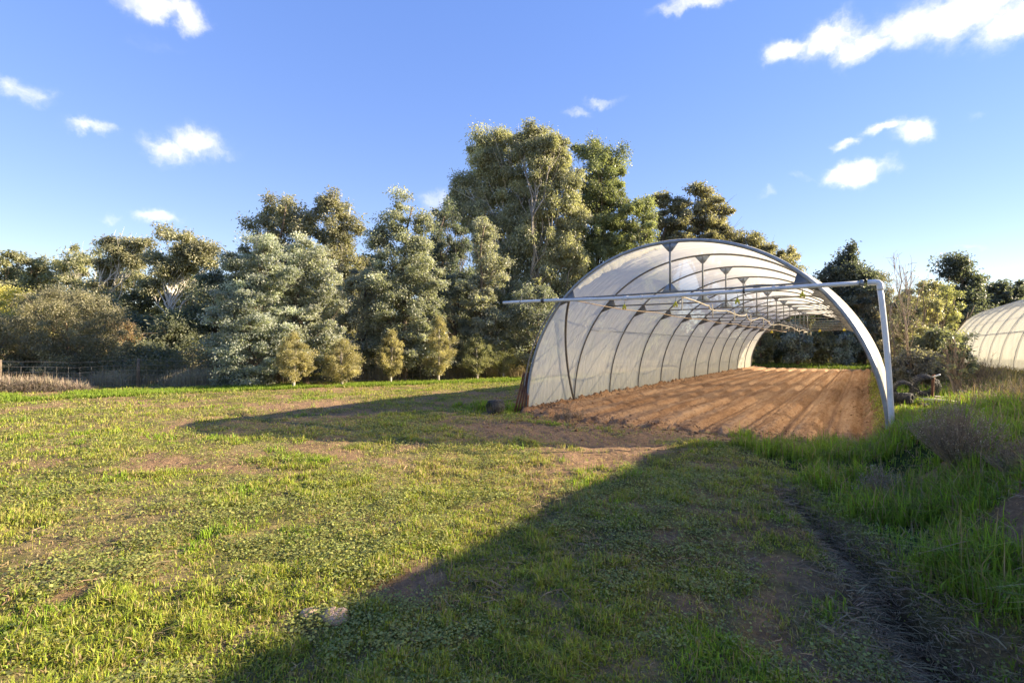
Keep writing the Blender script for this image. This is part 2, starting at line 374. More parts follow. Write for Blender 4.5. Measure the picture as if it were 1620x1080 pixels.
def tallgrass():
    rng = RS(13)
    # tufts of long lush blades on the bank and before the tunnel mouth
    a = pi/2+YAW-(-.9+1.95*rng.rand(120000)); r = 1.8*(30/1.8)**rng.rand(120000)
    x = r*np.cos(a); y = r*np.sin(a)
    x = np.concatenate([x, -7.0+.5*rng.normal(size=2200), -7.8+.7*rng.normal(size=2500)]); y = np.concatenate([y, 8.9+rng.rand(2200)*8, 9.4+.5*rng.normal(size=2500)])
    tl = tallm(x, y); n = fbm(x*2.2, y*2.2, 81, 3)
    keep = rng.rand(len(x)) < np.maximum(tl*(.15+1.0*ss(.35, .6, n)), .5*ss(.60, .72, fbm(x*1.6, y*1.6, 84, 4))*(1-bare(x, y))*(x < 1)); keep &= ~((x > -6.62)&(x < .35)&(y > 9.3)); keep &= ~((x > 4.7)&(y > 18.5))
    x, y, n = x[keep], y[keep], n[keep]; m = 9; k = len(x)
    X = np.repeat(x, m)+.035*rng.normal(size=k*m); Y = np.repeat(y, m)+.035*rng.normal(size=k*m); nn = np.repeat(n, m)
    R = np.hypot(X, Y); n_ = len(X)
    P = np.stack([X, Y, Hh(X, Y)-.01], 1)
    far = ss(3.5, 7, R)
    h = (.07+.15*rng.rand(n_))*(.55+1.0*ss(.35, .65, nn))*(1-.25*ss(9,10,Y)*(X<1)); w = (.0020+.0015*rng.rand(n_))*(1+R/9)
    g = colr(rng, n_, (.20, .32, .035), .35, .1); yl = rng.rand(n_) < .25; g[yl] = colr(rng, yl.sum(), (.22, .27, .05), .25, .1)
    # out on the bank the growth is drier and browner
    # scattered tufts out in the mown part stay shorter
    h *= np.where(tallm(X, Y) < .3, .42, 1)
    db = ss(1.6, 3.0, X)*ss(8, 10, Y)*fbm(X*.8, Y*.8, 83)*1.5; dr = rng.rand(n_) < np.clip(.10+db, 0, .85)
    g[dr] = colr(rng, dr.sum(), (.30, .23, .12), .35, .1); h[dr] *= 1.3
    h *= .6+.4*ss(2.6, 4.2, R)
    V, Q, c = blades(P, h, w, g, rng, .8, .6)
    o = mesh('long_grass', V, Q, M['grass'], col=c); tag(o, 'long lush green grass on the bank and at the tunnel mouth', 'grass', kind='stuff')
    print('tall', n_)
def thatch():
    rng = RS(14); n = 11000
    t = rng.rand(n); y = 1.6+t*4.4; x = np.interp(y, rut[::-1, 1], rut[::-1, 0])+(.12+.14*(1-ss(2.5, 5, y)))*rng.normal(size=n)
    x2, y2, r2 = wedge(rng, 30000, 1.8, 14); kk = rng.rand(30000) < ss(.54, .66, fbm(x2*1.1, y2*1.1, 91))*(1-inside(x2, y2)); x = np.concatenate([x, x2[kk]]); y = np.concatenate([y, y2[kk]])
    n = len(x); az = rng.rand(n)*2*pi; l = .04+.11*rng.rand(n)
    P = np.stack([x, y, Hh(x, y)+.004+.03*rng.rand(n)**2], 1)
    D = np.stack([np.cos(az), np.sin(az), .35*(rng.rand(n)-.4)], 1); S = np.stack([-np.sin(az), np.cos(az), rng.normal(size=n)*.5], 1)
    w = (.0009+.0012*rng.rand(n))[:, None]*(1+np.hypot(x, y)/10)[:, None]; l = l[:, None]
    mid = P+D*l*.5+np.stack([rng.normal(size=n)*.015, rng.normal(size=n)*.015, .012*rng.rand(n)], 1); e = P+D*l
    V = np.stack([P-S*w, P+S*w, mid-S*w, mid+S*w, e-S*w*.3, e+S*w*.3], 1).reshape(-1, 3); b = np.arange(n)*6
    Q = np.concatenate([np.stack([b, b+1, b+3, b+2], 1), np.stack([b+2, b+3, b+5, b+4], 1)])
    c = np.repeat(colr(rng, n, (.24, .17, .10), .6, .1), 6, 0)
    o = mesh('dry_thatch', V, Q, M['straw'], col=c); tag(o, 'dead grey brown grass thatch lying in the rut', 'thatch', kind='stuff')
def clods():
    rng = RS(15); mb = MB(); n = 2600
    x = np.concatenate([-6.3+.22*rng.normal(size=900), -6.4+rng.rand(900)*6.6, .15+.2*rng.normal(size=300), -6.8+rng.rand(500)*5.5, -6.4+rng.rand(5000)*6.5, 1.1+.45*rng.normal(size=500)])
    y = np.concatenate([9.4+(rng.rand(900)**1.6)*26, 8.9+.45*rng.normal(size=900), 9.2+rng.rand(300)*12, 7.0+rng.rand(500)*2, 9.0+rng.rand(5000)**1.6*26, 4.2+.6*rng.normal(size=500)])
    ico = np.array([[0, 0, 1], [.9, 0, .2], [.25, .85, .2], [-.75, .5, .2], [-.7, -.55, .25], [.3, -.85, .15], [0, 0, -.6]])
    tri = np.array([[0, 1, 2], [0, 2, 3], [0, 3, 4], [0, 4, 5], [0, 5, 1], [6, 2, 1], [6, 3, 2], [6, 4, 3], [6, 5, 4], [6, 1, 5]])
    V = []; T = []
    z = np.maximum(Hh(x, y), np.where(inside(x, y) > .3, .05, -9))
    z = z+np.where(np.abs(x+6.3) < .5, .08*(y > 9.5), 0)
    for i in range(len(x)):
        s = (.008+.028*rng.rand()**3.0)*(1 if i < 2200 else .5)+(.02*rng.rand() if i < 1800 and rng.rand() < .28 else 0)
        v = ico*(1+.35*rng.normal(size=ico.shape))*s; v[:, 2] *= .7
        V.append(v+[x[i], y[i], z[i]+s*.25]); T.append(tri+i*7)
    o = mesh('soil_clods', np.vstack(V), None, M['soil'], T=np.vstack(T)); tag(o, 'small crumbled clods of red soil around the bed', 'soil clods', kind='stuff')
lawn(); weeds(); tallgrass(); thatch(); clods()

# ------------------------------------------------------------------ polytunnels
def profile(w, h, n=49, p=2.08, g=-.12):
    t = np.linspace(0, pi, n); c = np.cos(t); s = np.sin(t)
    x = -np.sign(c)*np.abs(c)**(2/p)*w; z = np.abs(s)**(2/p)*h
    return np.concatenate([[[-w, g]], np.stack([x, z], 1), [[w, g]]])
def film_obj(root, ys, ws, hs, zb, seed=1, yoff=0.0, bulge=0):
    rng = RS(seed); n = 65; sub = 10; rows = []; yy = []
    for k in range(len(ys)-1):
        for j in range(sub): yy.append(k+j/sub)
    yy.append(len(ys)-1); yy = np.array(yy)
    Y = np.interp(yy, range(len(ys)), ys); Wd = np.interp(yy, range(len(ys)), ws)+.035; Ht = np.interp(yy, range(len(ys)), hs)+.035
    sag = np.sin((yy % 1)*pi)
    V = []
    for i in range(len(yy)):
        pr = profile(Wd[i]-.045*sag[i], Ht[i]-.05*sag[i], n)
        s = np.linspace(0, 1, len(pr)); nz = fbm(s*14, np.full_like(s, Y[i]*1.3), 100+seed, 4)-.5
        st = fbm(s*5+Y[i]*1.7, np.full_like(s, Y[i]*6), 140+seed, 3)-.5
        pr = pr+np.stack([.09*ss(.25, .7, pr[:, 0]/Wd[i])*ss(.02, .45, yy[i])*ss(.15, 1.3, pr[:, 1]), 0*pr[:, 0]], 1)*bulge
        d = .045*nz*(.3+.7*sag[i])+.03*st*sag[i]
        nx = pr[:, 0]/Wd[i]; nzz = pr[:, 1]/Ht[i]; ln = np.hypot(nx, nzz)+1e-6
        V.append(np.stack([pr[:, 0]+d*nx/ln, np.full(len(pr), Y[i]+yoff), pr[:, 1]+d*nzz/ln+zb], 1))
    m = len(V[0]); V = np.vstack(V); i, j = np.meshgrid(np.arange(len(yy)-1), np.arange(m-1), indexing='ij')
    Q = np.stack([i*m+j, i*m+j+1, (i+1)*m+j+1, (i+1)*m+j], -1).reshape(-1, 4)
    return mesh('film_cover', V, Q, M['film'], root, smooth=True)
def gusset(mb, c, up, w=.17, h=.16, t=.012):
    # triangular plate in the XZ plane, point down (up=-1) or up (up=1)
    x, y, z = c; tip = z+up*h
    V = [(x-w, y-t, z), (x+w, y-t, z), (x+.035, y-t, tip), (x-.035, y-t, tip), (x-w, y+t, z), (x+w, y+t, z), (x+.035, y+t, tip), (x-.035, y+t, tip)]
    mb.add(V, [[0, 1, 2, 3], [7, 6, 5, 4], [0, 4, 5, 1], [1, 5, 6, 2], [2, 6, 7, 3], [3, 7, 4, 0]])
def main_tunnel():
    root = thing('polytunnel', 'long open ended polythene tunnel with steel arches over bare tilled soil', 'polytunnel', (XR, Y0, 0))
    ys = [k*BAY for k in range(NB+1)]; hs = [3.61, 3.71]+[HT]*(NB-1); ws = [3.40, 3.44]+[3.48]*(NB-1); TZ = 2.62; rng = RS(5)
    for k in range(NB+1):
        y = ys[k]; mb = MB(); pr = profile(ws[k], hs[k], 57, g=-.3)
        P = np.stack([pr[:, 0], np.full(len(pr), y), pr[:, 1]], 1)
        mb.tube(P, .023 if k else .035, 8)
        mb.build('arch_rib', M['front_steel'] if k == 0 else M['steel_dark'], root, True)
        hwT = ws[k]*(1-(TZ/hs[k])**2.08)**(1/2.08)-.03
        tb = MB(); xx = np.linspace(-hwT, hwT, 9); tb.tube(np.stack([xx, np.full(9, y), TZ-.03*np.cos(xx/hwT*pi/2)*rng.rand()], 1), .019, 6)
        for s in (-1, 1):   # corner plates where the tie bar meets the arch
            x = s*hwT; V = [(x, y-.012, TZ+.20), (x, y-.012, TZ-.06), (x-s*.26, y-.012, TZ-.01), (x-s*.24, y-.012, TZ+.02)]
            x2 = s*(ws[k]*(1-((TZ+.20)/hs[k])**2.08)**(1/2.08)-.02); x3 = s*(ws[k]*(1-((TZ-.16)/hs[k])**2.08)**(1/2.08)-.02)
            V = [(x2, y-.012, TZ+.20), (x3, y-.012, TZ-.16), (x-s*.27, y-.012, TZ-.02), (x-s*.25, y-.012, TZ+.02)]
            V2 = [(a, b+.024, c) for a, b, c in V]; tb.add(V+V2, [[0, 1, 2, 3], [7, 6, 5, 4], [0, 4, 5, 1], [1, 5, 6, 2], [2, 6, 7, 3], [3, 7, 4, 0]])
        tb.build('tie_bar', M['steel_dark'] if k else M['steel'], root, True)
        pm = MB(); pm.tube([(0, y, TZ+.02), (0, y, hs[k]-.03)], .021, 8); po = pm.build('king_post', M['steel'], root, True)
        g1 = MB(); gusset(g1, (0, y, hs[k]-.03), -1); g1.build('gusset_plate', M['front_steel'], po)
        g2 = MB(); gusset(g2, (0, y, TZ), 1); g2.build('gusset_plate', M['front_steel'], po)
    film_obj(root, ys, ws, hs, 0, bulge=1)
    # curved wind brace low in the first bay, left wall
    def onwall(t, y, q=0.0):   # t: angle up the left wall
        x = -(abs(cos(t))**(2/2.08))*(3.38-q); z = abs(sin(t))**(2/2.08)*3.6; return (x, y, z)
    mb = MB(); tt = np.linspace(.80, .03, 14); mb.tube([onwall(t, .12+1.95*((.80-t)/.77)**1.1+.15*sin((.8-t)*4), .09) for t in tt], .03, 8)
    mb.build('wind_brace', M['steel_dark'], root, True)
    # ridge purlin wire and side purlins
    for t in (.55, pi-.55):
        mb = MB(); mb.tube([(-(np.sign(cos(t))*abs(cos(t))**(2/2.08))*3.46, y, sin(t)**(2/2.08)*3.72) for y in np.linspace(BAY, ys[-1], 25)], .009, 5)
        mb.build('purlin_wire', M['steel'], root)
    # torn inner film flapping from the first arch, upper left
    rng = RS(8); mb = MB(); n = 60; a = np.linspace(.92, 1.50, n); V = []
    for i, t in enumerate(a):
        x = -(abs(cos(t))**(2/2.08))*3.36; z = abs(sin(t))**(2/2.08)*3.56
        dpt = .03+.30*sin(i/n*pi)*float(fbm(i*.11, 2., 9, 3))**1.6+.03*rng.rand()
        V += [(x, .03, z), (x+.04, .05+.04*rng.rand(), z-dpt*.5), (x+.05, .03, z-dpt)]
    Q = [[i*3+j, i*3+j+1, i*3+j+4, i*3+j+3] for i in range(n-1) for j in (0, 1)]
    mb.add(V, Q); mb.build('torn_film_edge', M['film'], root)
    # batten nailed along the foot of the film, left front edge post
    mb = MB(); pr = profile(3.5, 3.6, 30)[:9]; mb.tube([(x-.02, -.02, z) for x, z in pr], .018, 6); mb.build('film_batten', M['wood'], root)
    return root
T1 = main_tunnel()

def more_tunnel(gx, gy, gz, nb, h, label, sd):
    root = thing('polytunnel', label, 'polytunnel', (gx, gy, gz))
    ys = [k*BAY for k in range(nb)]; n = len(ys)
    for k in range(n):
        mb = MB(); pr = profile(3.4, h, 41); mb.tube(np.stack([pr[:, 0], np.full(len(pr), ys[k]), pr[:, 1]], 1), .034, 8); mb.build('arch_rib', M['steel_dark'], root, True)
    for t in (.45, .95, pi/2, pi-.95, pi-.45):
        mb = MB(); mb.tube([(-(np.sign(cos(t))*abs(cos(t))**(2/2.08))*3.36, y, sin(t)**(2/2.08)*(h-.04)) for y in np.linspace(0, ys[-1], 12)], .02, 6); mb.build('purlin', M['steel_dark'], root, True)
    film_obj(root, ys, [3.4]*n, [h]*n, 0, sd)
    # film end wall at the far end
    pr = profile(3.42, h+.02, 41); y = ys[-1]+.02
    V = [(x, y, z) for x, z in pr]+[(x*.5, y+.05, z*.5) for x, z in pr]+[(0, y+.03, 0)]*1
    m = len(pr); Q = [[i, i+1, m+i+1, m+i] for i in range(m-1)]; T = [[m+i, m+i+1, 2*m] for i in range(m-1)]
    mesh('end_wall', V, Q, M['film'], root, T=T, smooth=True)
more_tunnel(8.02, 19, .47, 12, 3.74, 'closed polythene tunnel beyond the weedy bank at the frame edge', 4)
# the neighbour beside the camera: just out of frame, its shade lies over the foreground
more_tunnel(6.65, 13.0-12*BAY, .5, 13, 3.8, 'polythene tunnel beside the camera, just out of frame, shading the foreground grass', 6)

# ------------------------------------------------------------------ pipe frame before the tunnel
def pipe_frame():
    YP = 9.42
    root = thing('water_pipe', 'pale grey plastic pipe run across the tunnel mouth, turning down to the ground', 'pipe', (.34, YP, .35))
    o = (.34, YP, .35)
    A = np.array([-7.05, YP-.02, 2.60]); B = np.array([.20, YP, 2.535]); G0 = np.array([.34, YP, .28])
    mb = MB(); t = np.linspace(0, 1, 30)[:, None]; P = A+(B-A)*t; P[:, 2] -= .035*np.sin(t[:, 0]*pi); P[:, 2] += .012*np.sin(t[:, 0]*9)
    mb.tube(P[:-1], .035, 14); mb.build('crossbar', M['pvc'], root, True, off=o)
    mb = MB(); t = np.linspace(0, 1, 9)[:, None]; Q = B+(G0-B)*t; Q[0] += (G0-B)*.02; Q[:, 0] += .02*np.sin(t[:, 0]*pi); mb.tube(Q, .040, 14); mb.build('riser', M['pvc'], root, True, off=o)
    mb = MB(); mb.tube([P[-2]*.6+P[-1]*.4, P[-1]+[-.05, 0, 0], P[-1]+[-.015, 0, -.008], P[-1]+[.008, 0, -.035], P[-1]+[.010, 0, -.09], P[-1]+[.012, 0, -.13]], .046, 14); mb.build('elbow', M['pvc'], root, True, off=o)
    for u, m, r, l in ((.155, 'black', .052, .07), (.20, 'pvc', .046, .05), (.43, 'pvc', .048, .09), (.475, 'pvc', .047, .05), (.735, 'black', .046, .03), (.80, 'pvc', .046, .05), (.97, 'front_steel', .05, .05)):
        c = A+(B-A)*u; c[2] = np.interp(u, np.linspace(0, 1, 30), P[:, 2]); mb = MB(); mb.tube([c-[l/2, 0, 0], c+[l/2, 0, 0]], r, 14); mb.build('pipe_joint' if m != 'black' else 'clamp', M[m], root, True, off=o)
    for u in (.155, .735, .07):
        c = A+(B-A)*u; mb = MB(); mb.tube([c+[0, .05, .16], c+[.02, 0, .05], c+[.0, -.05, 0], c+[.01, 0, -.06], c+[.03, .02, -.12]], .006, 5); mb.build('wire_tie', M['black'], root, off=o)
pipe_frame()

# hoses and cords slung under the tie bars
def hoses():
    rng = RS(31); TZ = 2.60
    yb = np.linspace(9.5, 38, 120); k = (yb-9.6)/BAY
    xb = -3.0+.05*np.sin(k*2.1); zb = TZ-.05-.10*np.abs(np.sin(k*pi))+.03*np.sin(k*5)
    P = np.stack([xb+.14*np.sin(k*pi*1.0), yb, zb], 1)
    root = thing('irrigation_hose', 'cream wavy irrigation hose slung under the tunnel tie bars along the middle', 'hose', P[0])
    mb = MB(); mb.tube(P, .016, 6); mb.build('hose', M['hose'], root, True, off=P[0])
    for j in range(NB+1):
        y = Y0+j*BAY+.1; x = -3.0+.1; mb = MB(); mb.tube([(x, y, TZ-.05), (x+.01, y, TZ-.2), (x+.005, y, TZ-.33-.05*rng.rand())], .012, 6); mb.build('dropper', M['hose'], root, True, off=P[0])
    P = np.array([(-5.2+.9*((y-9.5)/28), y, TZ-.03-.05*abs(sin((y-9.6)/BAY*pi*.5))) for y in np.linspace(9.5, 38, 60)])
    o = thing('tan_cord', 'straight orange tan cord tied under the tie bars near the left wall', 'cord', P[0])
    mb = MB(); mb.tube(P, .012, 5); mb.build('cord', M['cord'], o, off=P[0])
    lab = ['yellow tag clipped under the pipe, nearest the left arch', 'yellow tag hanging just beside the middle king post', 'yellow tag halfway between the middle post and the right arch', 'yellow tag close to the right side of the front arch',
           'small yellow tag on the far tie bar, left end', 'small yellow tag on the far tie bar, middle', 'small yellow tag on the far tie bar, right end']
    for i, (px, py, d) in enumerate(((988, 486, 9.6), (1069, 482, 9.0), (1167, 477, 8.4), (1270, 467, 7.9), (1221, 525, 33), (1297, 523, 32.3), (1335.5, 521.5, 31.6))):
        c = W(px, py, d); s = 1 if i < 4 else 1.7
        r = thing('yellow_tag', lab[i], 'tag', c, 'yellow tags on the tunnel frame')
        mb = MB(); mb.box((0, 0, .035*s), (.03*s, .03*s, .05*s)); mb.box((-.025*s, 0, -.01*s), (.022*s, .03*s, .06*s)); mb.box((.025*s, 0, -.01*s), (.022*s, .03*s, .06*s)); mb.box((0, 0, 0.0), (.05*s, .028*s, .022*s))
        mb.build('clip', M['yellow'], r); h = MB(); h.tube([(0, 0, .05*s), (0, .03, .13)], .005, 5); h.build('hook', M['black'], r)
hoses()

# ------------------------------------------------------------------ wire rolls, pickets, slats
def wire_roll(label, c, rad, length, az, tilt, seed, group='rolls of old fence wire'):
    rng = RS(seed); root = thing('wire_roll', label, 'wire roll', c, group)
    ax = np.array([cos(az)*cos(tilt), sin(az)*cos(tilt), sin(tilt)]); u = np.cross(ax, [0, 0, 1.]); u /= np.linalg.norm(u); v = np.cross(u, ax)
    mb = MB()
    for j in range(13):    # hoops of line wire, several layers deep
        for lay in range(3):
            a = np.linspace(0, 2*pi, 26); rr = rad*(1-.12*lay)+rng.normal(size=26)*rad*.035; s = (j/12-.5)*length+rng.normal()*.01
            P = ax*s+(np.cos(a)*rr)[:, None]*u+(np.sin(a)*rr)[:, None]*v+ax*(rng.normal()*.006); P[-1] = P[0]
            mb.tube(P, .0042, 4, False)
    mb.build('line_wire', M['rollwire'], root)
    mb = MB()
    for a in np.linspace(0, 2*pi, 30)[:-1]:
        for lay in range(2):
            rr = rad*(1-.12*lay); b = a+lay*.1; mb.tube([ax*(-.5*length)+u*cos(b)*rr+v*sin(b)*rr, ax*(.5*length)+u*cos(b+.05)*rr+v*sin(b+.05)*rr], .005, 4)
    mb.build('stay_wire', M['rollwire'], root)
    return root
va = pi/2+YAW   # azimuth of the view axis
def gp(px, d, up=0): p = W(px, HOR, d); return np.array([p[0], p[1], float(Hh(p[0], p[1]))+up])
c = W(1428, 616, 9.6); wire_roll('dark roll of fence wire nearest the grey riser pipe', (c[0], c[1], c[2]), .165, .30, va-.55, .05, 1)
c = W(1463, 609, 9.6); wire_roll('larger roll of fence wire raised beside the rusty picket', (c[0], c[1], c[2]), .195, .34, va-.45, .12, 2)
c = W(1427, 637, 9.3); wire_roll('flattened small roll of wire lying beneath the two upright rolls', (c[0], c[1], float(Hh(c[0], c[1]))+.10), .10, .3, va+.6, 0, 3)
c = W(784, 645, 11.2); wire_roll('single roll of wire netting lying in grass left of the tunnel', (c[0], c[1], float(Hh(c[0], c[1]))+.14), .15, .32, va-.95, 0, 4)

def picket(label, p0, p1, seed, name='fence_picket', mat='rust', grp='rusty steel pickets'):
    p0, p1 = np.array(p0, float), np.array(p1, float); rng = RS(seed); ax = p1-p0; ln = np.linalg.norm(ax); ax /= ln
    u = np.cross(ax, [.3, 1, .1]); u /= np.linalg.norm(u); v = np.cross(ax, u); mb = MB()
    for a in (0, 2.09, 4.19):   # three-finned star section
        d = cos(a)*u+sin(a)*v; q = np.cross(ax, d); w, t = .026, .004
        V = [p0+q*t, p0-q*t, p0+d*w-q*t, p0+d*w+q*t, p1+q*t, p1-q*t, p1+d*w-q*t, p1+d*w+q*t]
        mb.add(V, [[0, 1, 2, 3], [7, 6, 5, 4], [0, 4, 5, 1], [1, 5, 6, 2], [2, 6, 7, 3], [3, 7, 4, 0]])
    o = mb.build(name, M[mat], off=p0); o.location = p0; tag(o, label, 'picket', grp); return o
rng = RS(77)
plabs = ['rusty steel picket leaning on the tunnel corner, outermost of its bundle', 'rusty steel picket leaning on the tunnel corner, second of its bundle from outside',
         'rusty steel picket in the middle of the bundle leaning on the tunnel corner', 'rusty steel picket in the leaning bundle, second nearest the film',
         'rusty steel picket of the leaning bundle, standing closest against the film']
for i in range(5):
    a = W(813+i*5.0, 652-i*.5, 11.4); a[2] = float(Hh(a[0], a[1]))-.03; b = W(829+i*2.2, 588+((i*7) % 4), 11.7)
    picket(plabs[i], a, b, i)
a = gp(1473, 9.4, -.05); b = W(1477, 592, 9.4); picket('short rusty picket standing beside the larger raised wire roll', a, b, 9)
a = gp(1405, 10.5, -.1); b = W(1388, 562, 10.6); picket('long rusty picket leaning behind the grey riser pipe', a, b, 10)
mb = MB(); a = W(1474, 597, 9.45); b = W(1486, 592.5, 9.2); mb.tube([a, b], .017, 8)
o = mb.build('loose_pipe', M['pvc'], off=a); o.location = a; tag(o, 'short pale pipe offcut poking out past the rusty picket top', 'pipe')
# weathered lattice panel lying on the bank
c = gp(1472, 9.3, .0); root = thing('lattice_panel', 'weathered timber slat panel lying in the grass under the wire rolls', 'slat panel', c)
for j in range(9):
    mb = MB(); y = -.42+j*.105; mb.box((0, y, .11+.012*((j*5) % 3)), (.62, .035, .02)); q = mb.build('slat', M['wood'], root)
for x in (-.27, .27):
    mb = MB(); mb.box((x, 0, .085), (.05, .95, .035)); mb.build('bearer', M['wood'], root)
mb = MB(); mb.box((0, -.30, .17), (.5, .03, .03)); mb.build('batten', M['hose'], root)
root.rotation_euler = (0.10, .05, YAW-.35)
# clay clods in the foreground grass
for i, (px, py, s, lab) in enumerate(((531, 983, .085, 'larger pinkish clay clod lying in the foreground grass'), (492, 972, .055, 'smaller pinkish clay clod beside the larger clod in the foreground'), (838, 648, .07, 'pale stone block at the foot of the leaning pickets'))):
    d = CAMZ*F/(py-HOR); p = W(px, py, d); z = float(Hh(p[0], p[1])); rng = RS(60+i)
    bm = MB(); nu, nv = 14, 8; V = []
    for a in range(nv+1):
        for b in range(nu):
            th = a/nv*pi; ph = b/nu*2*pi; r = s*(1+.3*(vn(3*cos(ph)+i*9, 3*sin(ph)+th*2, 5)-.5)*2); V.append((r*sin(th)*cos(ph)*1.1, r*sin(th)*sin(ph)*.8, r*cos(th)*.42))
    Q = [[a*nu+b, a*nu+(b+1) % nu, (a+1)*nu+(b+1) % nu, (a+1)*nu+b] for a in range(nv) for b in range(nu)]
    bm.add(V, Q); o = bm.build('clay_clod' if i < 2 else 'stone_block', M['rock' if i < 2 else 'concrete']); o.location = (p[0], p[1], z+s*.12); o.rotation_euler = (0, 0, i); tag(o, lab, 'clod' if i < 2 else 'stone')

# ------------------------------------------------------------------ fence
def fence():
    pts = [W(-330, HOR, 14.8), W(0, HOR, 16.9), W(219, HOR, 18.1), W(440, HOR, 19.8), W(632, HOR, 21.6), W(790, HOR, 24.2), W(900, HOR, 26.5)]
    root = thing('wire_fence', 'low post and wire fence running in front of the tree belt', 'fence', (pts[0][0], pts[0][1], 0))
    o = (pts[0][0], pts[0][1], 0)
    for p in pts:
        z = float(Hh(p[0], p[1])); mb = MB(); mb.tube([(p[0], p[1], z-.3), (p[0]+.01, p[1], z+.5), (p[0]+.03, p[1], z+1.08)], [.06, .055, .05], 9); mb.build('post', M['bark'], root, True, off=o)
    for k, hgt in enumerate((.12, .30, .48, .66, .85, 1.03)):
        mb = MB(); P = []
        for a, b in zip(pts[:-1], pts[1:]):
            for t in np.linspace(0, 1, 8)[:-1]: q = a+(b-a)*t; P.append((q[0], q[1]-.08, float(Hh(q[0], q[1]))+hgt-.03*sin(t*pi)))
        mb.tube(P, .004, 4); mb.build('wire', M['wire'], root, off=o)
    mb = MB()
    for a, b in zip(pts[:-1], pts[1:]):
        n = int(np.linalg.norm((b-a)[:2])/.3)
        for t in np.linspace(0, 1, n)[1:-1]:
            q = a+(b-a)*t; z = float(Hh(q[0], q[1])); mb.tube([(q[0], q[1]-.08, z+.1), (q[0], q[1]-.08, z+.84)], .0035, 3, False)
    mb.build('netting', M['wire'], root, off=o)
fence()

# ------------------------------------------------------------------ trees
def crown_cloud(rng, form, H, R, ncl, droopy=0):
    """clump centres and their radii"""
    t = np.sqrt(rng.rand(ncl*3)) if form in ('cone',) else rng.rand(ncl*3)
    if form == 'cone': tt = .03+.97*(1-np.sqrt(rng.rand(ncl*3))*.999); pr = (1-tt)**.62*1.02; 
    elif form == 'dome': tt = .12+.86*t; pr = np.sqrt(np.clip(1-((tt-.55)/.47)**2, 0.02, 1))
    elif form == 'tall': tt = .22+.77*t; pr = np.clip(np.sqrt(np.clip(1-((tt-.66)/.37)**2, 0.03, 1)), .38*(tt < .66), 1)
    elif form == 'spread': tt = .48+.51*t; pr = np.sqrt(np.clip(1-((tt-.70)/.33)**2, .03, 1))
    elif form == 'bush': tt = .03+.93*t; pr = np.sqrt(np.clip(1-((tt-.30)/.70)**2, 0.02, 1))
    elif form == 'egg': tt = .12+.87*t; pr = np.clip(ss(.08, .42, tt)*(1-ss(.5, 1.08, tt))*1.25, .05, 1)
    else: tt = .1+.88*t; pr = np.sqrt(np.clip(1-((tt-.5)/.5)**2, .05, 1))
    a = rng.rand(len(tt))*2*pi; sd = rng.randint(9999)
    lump = .62+.75*fbm(np.cos(a)*1.3+5, np.sin(a)*1.3+tt*5, sd, 2)
    rho = np.sqrt(.12+.88*rng.rand(len(tt)))*pr*lump*R
    keep = rng.rand(len(tt)) < (.35+.65*pr); idx = np.where(keep)[0][:ncl]
    return np.stack([rho*np.cos(a), rho*np.sin(a), tt*H], 1)[idx]
